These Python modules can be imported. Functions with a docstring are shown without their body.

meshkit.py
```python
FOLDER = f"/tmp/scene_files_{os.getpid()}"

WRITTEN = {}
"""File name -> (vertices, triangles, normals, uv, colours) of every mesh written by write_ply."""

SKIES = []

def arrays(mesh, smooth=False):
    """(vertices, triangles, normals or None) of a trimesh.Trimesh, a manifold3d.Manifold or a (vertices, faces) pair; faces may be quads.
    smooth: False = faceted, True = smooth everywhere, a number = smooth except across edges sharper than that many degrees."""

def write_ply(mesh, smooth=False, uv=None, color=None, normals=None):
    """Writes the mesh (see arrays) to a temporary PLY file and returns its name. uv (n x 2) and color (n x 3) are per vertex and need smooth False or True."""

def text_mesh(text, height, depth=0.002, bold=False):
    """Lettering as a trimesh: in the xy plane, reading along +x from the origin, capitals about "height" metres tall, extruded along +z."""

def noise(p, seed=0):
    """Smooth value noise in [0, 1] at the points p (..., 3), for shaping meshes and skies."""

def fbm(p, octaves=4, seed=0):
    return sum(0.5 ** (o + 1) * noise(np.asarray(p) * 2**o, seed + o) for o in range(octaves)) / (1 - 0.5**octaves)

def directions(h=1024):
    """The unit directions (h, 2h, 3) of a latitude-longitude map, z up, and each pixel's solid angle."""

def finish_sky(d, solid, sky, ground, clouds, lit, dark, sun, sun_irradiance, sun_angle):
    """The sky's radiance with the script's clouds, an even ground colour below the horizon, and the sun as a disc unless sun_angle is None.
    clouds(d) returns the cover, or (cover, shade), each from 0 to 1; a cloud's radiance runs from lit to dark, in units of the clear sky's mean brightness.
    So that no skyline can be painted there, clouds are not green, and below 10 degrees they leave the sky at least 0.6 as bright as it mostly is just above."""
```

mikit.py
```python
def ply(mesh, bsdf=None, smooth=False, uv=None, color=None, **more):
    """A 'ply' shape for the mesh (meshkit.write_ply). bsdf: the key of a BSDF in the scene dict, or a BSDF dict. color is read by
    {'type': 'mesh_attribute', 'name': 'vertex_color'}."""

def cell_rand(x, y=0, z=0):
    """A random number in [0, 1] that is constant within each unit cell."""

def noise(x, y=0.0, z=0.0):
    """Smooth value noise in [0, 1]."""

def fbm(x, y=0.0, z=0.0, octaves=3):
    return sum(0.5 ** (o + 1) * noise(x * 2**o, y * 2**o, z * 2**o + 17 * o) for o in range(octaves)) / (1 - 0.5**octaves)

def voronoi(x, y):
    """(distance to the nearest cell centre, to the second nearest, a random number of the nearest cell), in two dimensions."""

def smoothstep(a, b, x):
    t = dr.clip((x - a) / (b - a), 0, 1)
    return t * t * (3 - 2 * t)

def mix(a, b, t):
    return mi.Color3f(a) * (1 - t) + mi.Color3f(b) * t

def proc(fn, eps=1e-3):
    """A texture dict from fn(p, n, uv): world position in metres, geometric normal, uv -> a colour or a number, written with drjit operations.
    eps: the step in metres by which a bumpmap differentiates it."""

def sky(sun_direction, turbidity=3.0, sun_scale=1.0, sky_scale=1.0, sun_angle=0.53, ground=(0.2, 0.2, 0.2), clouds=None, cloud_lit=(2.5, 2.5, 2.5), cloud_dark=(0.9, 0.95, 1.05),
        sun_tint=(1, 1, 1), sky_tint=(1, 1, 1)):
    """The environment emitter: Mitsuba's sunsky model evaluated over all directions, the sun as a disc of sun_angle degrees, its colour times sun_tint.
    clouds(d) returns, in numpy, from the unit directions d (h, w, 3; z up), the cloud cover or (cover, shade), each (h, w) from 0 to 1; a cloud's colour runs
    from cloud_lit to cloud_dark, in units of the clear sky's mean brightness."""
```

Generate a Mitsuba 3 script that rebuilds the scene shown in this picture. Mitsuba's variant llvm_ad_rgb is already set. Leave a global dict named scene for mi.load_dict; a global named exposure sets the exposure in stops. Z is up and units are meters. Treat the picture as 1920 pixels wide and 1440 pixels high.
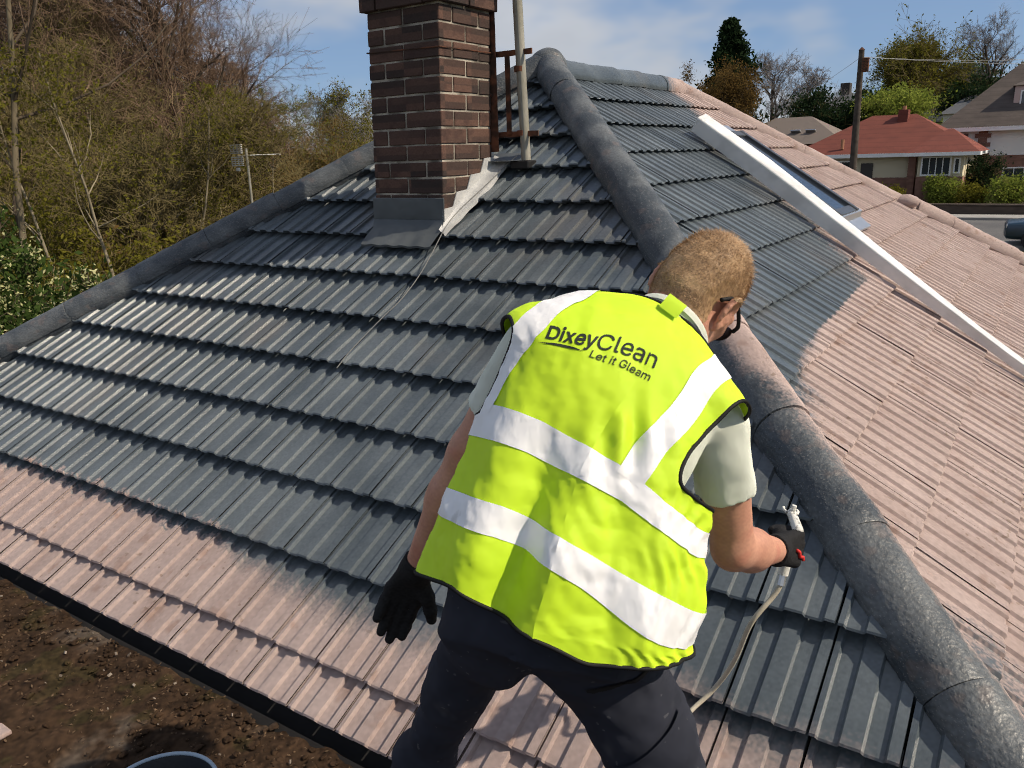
import math, numpy as np, trimesh, mitsuba as mi, drjit as dr, mikit, meshkit
from mikit import noise, fbm, smoothstep, mix, cell_rand, voronoi, proc
from shapely.geometry import Polygon

scene, labels = {}, {}

# ---------------------------------------------------------------- camera, sky, exposure
CAM = np.array([2.887, -4.807, -0.578])
RIGHT = np.array([0.83354, 0.55159, -0.03081])
UP = np.array([-0.12649, 0.24483, 0.96128])
FWD = np.array([-0.53778, 0.79737, -0.27385])
cam_m = np.eye(4)
cam_m[:3, 0], cam_m[:3, 1], cam_m[:3, 2], cam_m[:3, 3] = -RIGHT, UP, FWD, CAM
scene['camera'] = {'type': 'perspective', 'fov': 65.343, 'fov_axis': 'x', 'near_clip': 0.05, 'far_clip': 2000.0,
                   'to_world': mi.ScalarTransform4f(cam_m)}
SUN = (0.707, 0.187, 0.682)


def clouds(d):
    # thin high haze with a few soft puffs
    x, y, z = d[..., 0], d[..., 1], d[..., 2]
    q = np.stack([x / (z + .35), y / (z + .35), z * 0 + 2.3], -1)
    n = meshkit.fbm(q * 2.1 + 5.3, 5, 3)
    m = meshkit.fbm(q * 5.5 + 1.7, 4, 9)
    c = np.clip((n * .72 + m * .28 - .38) / .22, 0, 1)
    c = c * c * (3 - 2 * c)
    return np.clip(.14 + .70 * c, 0, .85), np.clip(.06 + .6 * (m - .45), 0, 1)


scene['sky'] = mikit.sky(SUN, turbidity=3.0, sun_scale=1.35, sky_scale=.95, clouds=clouds, sun_tint=(.94, 1.0, 1.10), cloud_lit=(2.8, 2.85, 2.95), cloud_dark=(1.0, 1.05, 1.15), sky_tint=(.85, 1.0, 1.17))
exposure = 1.32

# ---------------------------------------------------------------- helpers


def uniq(key):
    if key not in scene and key not in labels:
        return key
    n = 1
    while f'{key}_{n:03d}' in scene or f'{key}_{n:03d}' in labels:
        n += 1
    return f'{key}_{n:03d}'


_next = {}


def put(key, shape):
    """one entry of scene under key, numbered if the key is taken; returns the key used"""
    if key in scene or key in _next:
        n = _next.get(key, 0) + 1
        while f'{key}_{n:03d}' in scene:
            n += 1
        _next[key] = n
        key = f'{key}_{n:03d}'
    scene[key] = shape
    return key


def thing(name, label, cat, group=None, kind=None):
    key = uniq(name)
    labels[key] = {'label': label, 'category': cat}
    if group:
        labels[key]['group'] = group
    if kind:
        labels[key]['kind'] = kind
    return key


def structure(key, mesh, bsdf, **k):
    scene[key] = mikit.ply(mesh, bsdf, **k)
    labels[key] = {'kind': 'structure'}
    return key


def rgb(*c):
    return {'type': 'rgb', 'value': list(c)}


def bs(name, color, rough=.8, spec=.4, metallic=0.0, bump=None, bump_scale=1.0, eps=1e-3, **k):
    """a principled material as a scene entry; color is a tuple or fn(p, n, uv)"""
    c = proc(color) if callable(color) else rgb(*color)
    r = proc(rough) if callable(rough) else float(rough)
    b = {'type': 'principled', 'base_color': c, 'roughness': r, 'specular': float(spec), 'metallic': float(metallic), **k}
    if bump is not None:
        b = {'type': 'bumpmap', 'arbitrary': proc(bump, eps=eps), 'scale': float(bump_scale), 'bsdf': b}
    scene[name] = {'type': 'twosided', 'bsdf': b}
    return name


def cat(ms):
    """joins (V, F) pairs and trimeshes into one (V, F)"""
    vs, fs, o = [], [], 0
    for m in ms:
        v, f = (m.vertices, m.faces) if hasattr(m, 'vertices') else m
        v, f = np.asarray(v, float), np.asarray(f, int)
        if f.shape[1] == 4:
            f = np.vstack([f[:, [0, 1, 2]], f[:, [0, 2, 3]]])
        vs.append(v)
        fs.append(f + o)
        o += len(v)
    return np.vstack(vs), np.vstack(fs)


def clip(V, F, g, attrs=None):
    """the part of the mesh where the per-vertex value g >= 0, cut cleanly"""
    V, F, g = np.asarray(V, float), np.asarray(F, int), np.asarray(g, float)
    s = g[F] >= 0
    keep = F[s.all(1)]
    new_v, new_f, cache = [], [], {}

    def cut(a, b):
        k = (min(a, b), max(a, b))
        if k not in cache:
            t = g[a] / (g[a] - g[b])
            cache[k] = len(V) + len(new_v)
            new_v.append(V[a] + t * (V[b] - V[a]))
        return cache[k]
    for tri, st in zip(F, s):
        c = st.sum()
        if c == 0 or c == 3:
            continue
        if c == 1:
            i = int(np.argmax(st))
            a, b, d = tri[i], tri[(i + 1) % 3], tri[(i + 2) % 3]
            new_f.append((a, cut(a, b), cut(d, a)))
        else:
            i = int(np.argmin(st))
            a, b, d = tri[i], tri[(i + 1) % 3], tri[(i + 2) % 3]
            p, q = cut(a, b), cut(d, a)
            new_f += [(p, b, d), (p, d, q)]
    V2 = np.vstack([V, np.array(new_v).reshape(-1, 3)])
    F2 = np.vstack([keep.reshape(-1, 3), np.array(new_f, int).reshape(-1, 3)]).astype(int)
    if len(F2) == 0:
        return np.zeros((0, 3)), F2
    used, inv = np.unique(F2, return_inverse=True)
    return V2[used], inv.reshape(-1, 3)


def tubes(P0, P1, R0, R1, n=5):
    """many tapered straight tubes (open ended) as one mesh"""
    P0, P1, R0, R1 = np.asarray(P0, float), np.asarray(P1, float), np.asarray(R0, float), np.asarray(R1, float)
    d = P1 - P0
    d /= np.linalg.norm(d, axis=1, keepdims=True) + 1e-12
    a = np.cross(d, np.where(np.abs(d[:, 2:]) < .9, [[0, 0, 1.]], [[1., 0, 0]]))
    a /= np.linalg.norm(a, axis=1, keepdims=True) + 1e-12
    b = np.cross(d, a)
    t = np.arange(n) * 2 * np.pi / n
    ring = np.cos(t)[None, :, None] * a[:, None] + np.sin(t)[None, :, None] * b[:, None]
    V = np.concatenate([P0[:, None] + ring * R0[:, None, None], P1[:, None] + ring * R1[:, None, None]], 1).reshape(-1, 3)
    i = np.arange(n)
    q = np.stack([i, (i + 1) % n, (i + 1) % n + n, i + n], 1)
    Q = (np.arange(len(P0)) * 2 * n)[:, None, None] + q[None]
    Q = Q.reshape(-1, 4)
    return V, np.vstack([Q[:, [0, 1, 2]], Q[:, [0, 2, 3]]])


def path_tube(pts, r, n=8, caps=True, closed=False):
    """one smooth tube along a polyline"""
    p = np.asarray(pts, float)
    r = np.broadcast_to(np.asarray(r, float), (len(p),))
    t = np.roll(p, -1, 0) - np.roll(p, 1, 0) if closed else np.gradient(p, axis=0)
    t /= np.linalg.norm(t, axis=1, keepdims=True) + 1e-12
    ref = np.array([0, 0, 1.]) if abs(t[0, 2]) < .9 else np.array([1., 0, 0])
    a = np.cross(t[0], ref)
    rings = []
    for k in range(len(p)):
        a = a - t[k] * (a @ t[k])
        a /= np.linalg.norm(a) + 1e-12
        b = np.cross(t[k], a)
        an = np.arange(n) * 2 * np.pi / n
        rings.append(p[k] + r[k] * (np.cos(an)[:, None] * a + np.sin(an)[:, None] * b))
    V = np.vstack(rings)
    F = []
    m = len(p)
    for k in range(m if closed else m - 1):
        k2 = (k + 1) % m
        for j in range(n):
            j2 = (j + 1) % n
            F += [(k * n + j, k * n + j2, k2 * n + j2), (k * n + j, k2 * n + j2, k2 * n + j)]
    if caps and not closed:
        V = np.vstack([V, p[0], p[-1]])
        for j in range(n):
            j2 = (j + 1) % n
            F += [(m * n, j2, j), (m * n + 1, (m - 1) * n + j, (m - 1) * n + j2)]
    return V, np.array(F)


def smooth_path(pts, per=8):
    """a Catmull-Rom curve through the points"""
    p = np.asarray(pts, float)
    p = np.vstack([2 * p[0] - p[1], p, 2 * p[-1] - p[-2]])
    out = []
    for i in range(1, len(p) - 2):
        for t in np.linspace(0, 1, per, endpoint=False):
            a, b, c, d = p[i - 1], p[i], p[i + 1], p[i + 2]
            out.append(.5 * (2 * b + (c - a) * t + (2 * a - 5 * b + 4 * c - d) * t * t + (3 * b - a - 3 * c + d) * t ** 3))
    out.append(p[-2])
    return np.array(out)


def box(lo, hi, chamfer=0.0):
    lo, hi = np.minimum(lo, hi).astype(float), np.maximum(lo, hi).astype(float)
    if chamfer <= 0:
        m = trimesh.creation.box(extents=hi - lo)
        return np.array(m.vertices) + (lo + hi) / 2, np.array(m.faces)
    c = chamfer
    pts = []
    for sx in (0, 1):
        for sy in (0, 1):
            for sz in (0, 1):
                s = np.array([sx, sy, sz])
                corner = np.where(s, hi, lo)
                inward = np.where(s, -c, c)
                for k in range(3):
                    e = inward.copy()
                    e[k] = 0
                    pts.append(corner + e)
    h = trimesh.convex.convex_hull(np.array(pts))
    return np.array(h.vertices), np.array(h.faces)


def xf(mesh, M=None, t=(0, 0, 0)):
    V, F = mesh
    V = np.asarray(V, float)
    if M is not None:
        V = V @ np.asarray(M).T
    return V + np.asarray(t), F


def frame_m(o, x, y, z):
    m = np.eye(4)
    m[:3, 0], m[:3, 1], m[:3, 2], m[:3, 3] = x, y, z, o
    return mi.ScalarTransform4f(m)


def project(P):
    q = (np.atleast_2d(P) - CAM)
    z = q @ FWD
    return np.stack([512 + 798.4 * (q @ RIGHT) / z, 384 - 798.4 * (q @ UP) / z], 1), z
# ---------------------------------------------------------------- the bungalow whose roof is being painted
PITCH = 0.57867
T_, CP, SP = math.tan(PITCH), math.cos(PITCH), math.sin(PITCH)
GAUGE, TW, L0 = 0.31, 0.213, 4.243
EAVE_S = 4.10
RIDGE = 2.2

# --- paint coverage on the roof: slate grey spray coat over bare pink concrete


def paint_front(p):
    s = -p.y / CP
    n = fbm(p.x * 9, p.y * 9, 3.1) - .5 + .55 * (noise(p.x * 130, p.y * 130, 2) - .5)
    edge = 3.628 + .105 * smoothstep(.05, .9, p.x) * smoothstep(2.0, 1.2, p.x) + .03 * smoothstep(2.0, 2.6, p.x) + n * .10
    soft = .02 + .075 * smoothstep(.0, .7, p.x)
    return 1 - smoothstep(edge - soft, edge + soft, s)


def lerp_table(x, xs, ys):
    out = mi.Float(ys[0])
    for i in range(len(xs) - 1):
        t = dr.clip((x - xs[i]) / (xs[i + 1] - xs[i]), 0, 1)
        out = out + t * (ys[i + 1] - ys[i])
    return out


def paint_right(p):
    n = fbm(p.x * 4, p.y * 4, 7.7, 5) - .5 + .40 * (noise(p.x * 130, p.y * 130, 2) - .5)
    yb = lerp_table(p.x, [-.1, .36, .9, 1.62, 1.85, 2.02, 2.08, 2.16, 2.32, 2.45], [2.05, 1.7, 1.15, .62, .42, .22, -1.25, -1.72, -2.05, -2.6]) + n * .50
    return 1 - smoothstep(yb - .15, yb + .15, p.y)


def paint_tile(p):
    return dr.select(p.x + p.y < 0, paint_front(p), paint_right(p))


def paint_hip(p):
    c = p.x + p.y
    n = fbm(p.x * 7, p.y * 7, 1.3) - .5 + .5 * (noise(p.x * 140, p.y * 140, p.z * 140) - .5)
    lim = lerp_table(p.x, [1.6, 1.78, 1.95, 2.12, 2.28, 2.5, 3.2], [.6, .03, -.05, -.02, .085, .14, .17]) + n * .12
    return 1 - smoothstep(lim - .05, lim + .05, c)


def pink(p, n, uv):
    a = fbm(p.x * 5, p.y * 5, p.z * 5, 4)
    sp = noise(p.x * 90, p.y * 90, p.z * 90)
    st = smoothstep(.60, .80, fbm(p.x * 14 + 9, p.y * 14, p.z * 14, 3))
    c = mix((.285, .215, .196), (.405, .325, .303), a)
    c = mix(c, (.24, .155, .125), st * .55)
    moss = smoothstep(.80, .86, noise(p.x * 60 + 4, p.y * 60, p.z * 60)) * smoothstep(.5, .62, fbm(p.x * 2.1, p.y * 2.1, p.z * 2.1))
    c = mix(c, (.13, .09, .055), moss * .5)
    return c * (.88 + .24 * sp)


def slate(p, n, uv):
    a = smoothstep(.2, .8, fbm(p.x * 4 + 3, p.y * 4, p.z * 4, 4))
    sp = noise(p.x * 120, p.y * 120, p.z * 120)
    # thin coat: a little brown concrete shows through in patches
    thin = smoothstep(.55, .75, fbm(p.x * 2.3 + 7, p.y * 2.3, p.z * 2.3 + 2, 3))
    c = mix((.056, .071, .083), (.102, .121, .135), a)
    c = mix(c, (.105, .098, .092), thin * .45)
    return c * (.85 + .3 * sp)


def grain(p, n, uv):
    return noise(p.x * 190, p.y * 190, p.z * 190) * .45 + noise(p.x * 430, p.y * 430, p.z * 430) * .55


def coated(name, fn, bump=.0006, rough=.32, clear=.55, tint=slate):
    scene[name] = {'type': 'twosided', 'bsdf': {'type': 'bumpmap', 'arbitrary': proc(grain, eps=.0008), 'scale': bump, 'bsdf': {
        'type': 'blendbsdf', 'weight': proc(lambda p, n, uv: fn(p)),
        'bsdf_0': {'type': 'principled', 'base_color': proc(pink), 'roughness': .92, 'specular': .25},
        'bsdf_1': {'type': 'principled', 'base_color': proc(tint), 'roughness': rough, 'specular': .5, 'clearcoat': clear, 'clearcoat_gloss': .80}}}}
    return name


coated('m_tile', paint_tile)


def slate_rough(p, n, uv):
    # sprayed over coarse cast concrete: pale and dark grit, worn patches
    g = noise(p.x * 260, p.y * 260, p.z * 260)
    k = smoothstep(.35, .7, fbm(p.x * 7, p.y * 7, p.z * 7, 4))
    c = mix((.042, .052, .062), (.105, .115, .122), k)
    c = mix(c, (.21, .20, .19), smoothstep(.74, .86, g) * .6)
    c = mix(c, (.16, .12, .105), smoothstep(.60, .72, fbm(p.x * 19 + 3, p.y * 19, p.z * 19, 3)) * .35)
    return c * (.7 + .5 * noise(p.x * 120, p.y * 120, p.z * 120))


def grit_bump(p, n, uv):
    return fbm(p.x * 110, p.y * 110, p.z * 110, 4)


coated('m_hip', paint_hip, .0035, .50, .2, slate_rough)
scene['m_hip']['bsdf']['arbitrary'] = proc(grit_bump, eps=.0015)
bs('m_underlay', (.025, .024, .024), .95)
bs('m_render', (.50, .46, .40), .9)
bs('m_white_board', lambda p, n, uv: mix((.60, .60, .59), (.73, .73, .72), smoothstep(.3, .6, fbm(p.x * 6, p.y * 9, p.z * 6, 4))), .32, .5)

house = thing('bungalow', 'bungalow with a hipped roof of ribbed tiles, half painted slate grey, half still bare pink', 'house')

# --- slope frames: columns (along course, up slope, outward normal)
SL = {'front': (np.array([1., 0, 0]), np.array([0, CP, SP]), np.array([0, -SP, CP])),
      'right': (np.array([0, 1., 0]), np.array([-CP, 0, SP]), np.array([SP, 0, CP]))}


def slope_poly(pts, h):
    return np.array([[x, y, -T_ * max(abs(x) if k == 'x' else -y, 0)] for x, y, k in pts]) + np.array([0, 0, h])


E_ = EAVE_S * CP
BY = RIDGE + E_
under = -.125
front_u = np.array([[0, 0, 0], [-E_, -E_, -E_ * T_], [E_, -E_, -E_ * T_]]) + [0, 0, under]
right_u = np.array([[0, 0, 0], [E_, -E_, -E_ * T_], [E_, BY, -E_ * T_], [0, RIDGE, 0]]) + [0, 0, under]
k_front = put(house + '__roof_slope', mikit.ply((front_u, [[0, 1, 2]]), 'm_underlay'))
k_right = put(house + '__roof_slope', mikit.ply((right_u, [[0, 1, 2], [0, 2, 3]]), 'm_underlay'))
left_u = np.array([[0, 0, 0], [-E_, -E_, -E_ * T_], [-E_, BY, -E_ * T_], [0, RIDGE, 0]]) + [0, 0, -.01]
put(house + '__roof_slope', mikit.ply((left_u, [[0, 2, 1], [0, 3, 2]]), 'm_tile'))
back_u = np.array([[0, RIDGE, 0], [E_, BY, -E_ * T_], [-E_, BY, -E_ * T_]]) + [0, 0, -.01]
put(house + '__roof_slope', mikit.ply((back_u, [[0, 1, 2]]), 'm_tile'))

# --- one interlocking tile: two rolls, a dark joint on the crown of the second
RH, THK = .0140, .040


def tile_mesh(length, seed=0, RH=RH, THK=THK):
    r = np.random.default_rng(seed)
    u = np.cumsum([.0030, .0150, .0058, .0440, .0075, .0490, .0058, .0440, .0075, .0270])
    prof = np.array([.85, 1, .05, .0, 1, 1, .05, .0, 1, .94]) * RH
    vs = [(-.0, -.0045), (.006, 0.0), (length, -(THK + .008) * length / GAUGE)]
    V = []
    for v, dh in vs:
        V.append(np.stack([u, np.full(10, v), prof + dh], 1))
    V.append(np.stack([u, np.full(10, .032), prof * .7 - THK + .001], 1))   # lower lip of the nose
    V.append(np.array([[u[0], length, V[2][0, 2] - THK], [u[-1], length, V[2][-1, 2] - THK]]))
    V = np.vstack(V)
    V[:30, 2] += r.normal(0, .0004, 30)
    F = []
    for a, b in ((0, 10), (10, 20)):
        for j in range(9):
            F += [(a + j, a + j + 1, b + j + 1), (a + j, b + j + 1, b + j)]
    for j in range(9):
        F += [(30 + j, 30 + j + 1, j + 1), (30 + j, j + 1, j)]
    F += [(30, 0, 20), (30, 20, 40), (9, 39, 41), (9, 41, 29)]
    return V, np.array(F)


TL = GAUGE + .065
protos = [tile_mesh(TL, s) for s in range(4)] + [tile_mesh(TL, 20 + s, .0105, .021) for s in range(4)]   # the side slope's tiles lie tighter
proto_ply = [mikit.ply(m, 'm_tile') for m in protos]
short = tile_mesh(TL - .10, 9)
tiles = []     # (score, slope key, shape maker)
rng = np.random.default_rng(4)
CH = (-.27, .235, -1.43, -.97)   # chimney footprint


def add_tiles(which, slope_key, noses, a0, a1, phase):
    ex, ey, ez = SL[which]
    n0 = int(math.floor((a0 - phase) / TW)) - 1
    n1 = int(math.ceil((a1 - phase) / TW)) + 1
    for s in noses:
        for n in range(n0, n1 + 1):
            a = phase + n * TW
            o = ex * a - ey * s + ez * (rng.normal(0, .0016) - .012)
            i = int(rng.integers(4)) + (4 if which == 'right' else 0)
            V, F = protos[i] if s < 4.08 else short
            yaw = rng.normal(0, .0035)
            x, y = ex + ey * yaw, ey - ex * yaw
            tl = rng.normal(0, .004)
            y2, z2 = y + ez * tl, ez - y * tl
            W = o + V[:, :1] * x + V[:, 1:2] * y2 + V[:, 2:] * z2
            # roof edges: distance inside the slope's outline
            if which == 'front':
                g = np.minimum(-W[:, 1] - np.abs(W[:, 0]) - .012, -W[:, 1] - .02)
            else:
                g = np.minimum(np.minimum(W[:, 1] + W[:, 0] - .012, W[:, 0] + RIDGE - W[:, 1] - .012), W[:, 0] - .02)
            if (g < 0).all():
                continue
            c = W[:30].mean(0)
            if which == 'front' and CH[0] < c[0] - .12 and c[0] + .12 < CH[1] and CH[2] < c[1] - .1 and c[1] + .1 < CH[3]:
                continue
            px, z = project(W[[0, 9, 29, 20]])
            q = px
            area = .5 * abs(np.dot(q[:, 0], np.roll(q[:, 1], 1)) - np.dot(q[:, 1], np.roll(q[:, 0], 1)))
            inside = (z > .1).all() and (q[:, 0].max() > 0) and (q[:, 0].min() < 1024) and (q[:, 1].max() > 0) and (q[:, 1].min() < 768)
            score = area if inside else -1.0
            if (g >= 0).all() and s < 4.08:
                tiles.append((score, slope_key, W, F, (i, frame_m(o, x, y2, z2))))
            else:
                Wc, Fc = clip(W, F, g)
                if len(Fc):
                    tiles.append((score, slope_key, Wc, Fc, None))


add_tiles('front', k_front, [L0 - k * GAUGE for k in range(13, 0, -1)] + [4.095], -E_, E_, 2.328)
add_tiles('right', k_right, [.403 + .31 * i for i in range(12)] + [4.10], -E_, BY, .06)
tiles.sort(key=lambda t: -t[0])
for sc_, sk, W, F, inst in tiles[:300]:
    if inst is None:
        put(sk + '__tile', mikit.ply((W, F), 'm_tile'))
    else:
        put(sk + '__tile', {**proto_ply[inst[0]], 'to_world': inst[1]})
for sk in (k_front, k_right):
    rest = [(W, F) for s_, k2, W, F, _ in tiles[300:] if k2 == sk]
    if rest:
        key = put(sk + '__small_tiles', mikit.ply(cat(rest), 'm_tile'))
        labels[key] = {'kind': 'stuff'}

# --- hip and ridge tiles: half-round, butted, each a part


def half_round(A, B, r, seed, arc=105):
    r_ = np.random.default_rng(seed)
    A, B = np.asarray(A, float), np.asarray(B, float)
    d = (B - A) / np.linalg.norm(B - A)
    side = np.cross(d, [0, 0, 1.])
    side /= np.linalg.norm(side)
    up = np.cross(side, d)
    t = np.radians(np.linspace(-arc, arc, 25))
    V = []
    stations = [(A, r * .982), (A + d * .008, r)] + [(A + (B - A) * w, r * (1 + .006 * w)) for w in np.linspace(.08, .92, 13)] + [(B - d * .008, r * 1.006), (B, r * .982), (B, r * .80), (A, r * .80)]
    for k, (q, rr) in enumerate(stations):
        ring = q + rr * (np.sin(t)[:, None] * side + np.cos(t)[:, None] * up)
        lump = .0075 * (meshkit.fbm(ring * 16 + seed * 7.1, 3, 2) - .5) + .004 * (meshkit.fbm(ring * 55, 2, 5) - .5)
        V.append(ring + lump[:, None] * (np.sin(t)[:, None] * side + np.cos(t)[:, None] * up))
    m_ = len(stations)
    V = np.vstack(V)
    n = 25
    F = []
    for a, b in [(i, i + 1) for i in range(m_ - 2)] + [(m_ - 1, 0)]:
        for j in range(n - 1):
            F += [(a * n + j, b * n + j + 1, a * n + j + 1), (a * n + j, b * n + j, b * n + j + 1)]
    return V, np.array(F)


def ridge_run(A, B, r, top, n_key, length=.445, gap=.002, mat='m_hip', seed=1, arc=105, top_end=None):
    A, B = np.asarray(A, float), np.asarray(B, float)
    n = max(1, int(round(np.linalg.norm(B - A) / length)))
    rr = np.random.default_rng(seed)
    d = (B - A) / np.linalg.norm(B - A)
    B = B + np.array([0, 0, (top if top_end is None else top_end) - top])
    off = np.array([0, 0, top - r / math.sqrt(1 - d[2] ** 2)])
    for i in range(n):
        a, b = A + (B - A) * i / n, A + (B - A) * (i + 1) / n
        j1, j2 = rr.normal(0, .0032, 3), rr.normal(0, .0032, 3)
        put(house + '__' + n_key, mikit.ply(half_round(a + d * gap / 2 + off + j1, b - d * gap / 2 + off + j2, r, seed * 50 + i, arc), mat, smooth=40))
    # bedding mortar under the joints
    put(house + '__bedding_mortar', mikit.ply(path_tube([A + off * 1.0, B + off], r * .95, 14), mat, smooth=True))


ridge_run((.006, .004, 0), (E_ + .045, -E_ + .005, -(E_ + .02) * T_), .102, .090, 'hip_tile', .47, seed=2, top_end=.030)
ridge_run((-.0, .0, 0), (-E_ - .02, -E_ - .02, -(E_ + .02) * T_), .096, .088, 'hip_tile', .47, seed=3, top_end=.080)
ridge_run((0, .06, 0), (0, RIDGE, 0), .10, .035, 'ridge_tile', .45, seed=4, mat='m_tile')
ridge_run((0, RIDGE, 0), (1.72, RIDGE + 1.72, -1.72 * T_), .09, .03, 'hip_tile', .45, seed=5, mat='m_tile')
ridge_run((1.74, RIDGE + 1.74, -1.74 * T_), (E_, BY, -E_ * T_), .10, .075, 'hip_tile', .45, seed=6, mat='m_tile')
cap = trimesh.creation.icosphere(3, 1.0)
cv = np.array(cap.vertices) * [.125, .125, .115]
cv += (meshkit.fbm(cv * 14, 3)[:, None] - .5) * .012
put(house + '__hip_apex_cap', mikit.ply((cv + [0, .015, -.018], cap.faces), 'm_hip', smooth=True))
# broken corner of mortar where the far hip steps up
bm = trimesh.creation.icosphere(2, 1.0)
bv = np.array(bm.vertices) * [.12, .11, .07]
bv += (meshkit.fbm(bv * 25 + 3, 3)[:, None] - .5) * .03
put(house + '__bedding_mortar', mikit.ply((bv + [1.70, RIDGE + 1.60, -1.70 * T_ + .0], bm.faces), 'm_tile', smooth=40))

# --- walls, fascia, soffit under the eaves
GZ = -4.9
ez = -E_ * T_ - .19
for lo, hi in (((-E_ + .35, -E_ + .35, GZ - .3), (E_ - .35, -E_ + .55, ez)), ((-E_ + .35, -E_ + .55, GZ - .3), (-E_ + .55, BY - .35, ez)),
               ((E_ - .55, -E_ + .55, GZ - .3), (E_ - .35, BY - .35, ez)), ((-E_ + .55, BY - .55, GZ - .3), (E_ - .55, BY - .35, ez))):
    put(house + '__wall', mikit.ply(box(lo, hi), 'm_render'))
put(house + '__soffit', mikit.ply(box((-E_ + .03, -E_ + .03, ez), (E_ - .03, BY - .03, ez + .02)), 'm_white_board'))
put(house + '__fascia', mikit.ply(box((E_ - .03, -E_, ez - .12), (E_ - .005, BY, ez + .02)), 'm_white_board'))

# --- chimney stack: mortar core with every brick its own piece, lead flashings
LEAN = np.array([[1, 0, .036], [0, 1, 0], [0, 0, 1]])   # it leans a touch


def lean(mesh):
    V, F = mesh
    V = np.asarray(V, float)
    d = V - [-.02, -1.2, -.5]
    return d @ LEAN.T + [-.02, -1.2, -.5], F


def brick_col(p, n, uv):
    cell = cell_rand(dr.floor(p.x * 4.3), dr.floor(p.y * 4.3), dr.floor(p.z * 11.765 + .5))
    a = fbm(p.x * 18, p.y * 18, p.z * 18, 3)
    c = mix((.040, .030, .027), (.118, .066, .050), cell)
    c = mix(c, (.06, .035, .03), smoothstep(.52, .75, a) * .7)
    return c * (.8 + .4 * noise(p.x * 150, p.y * 150, p.z * 150))


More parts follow.
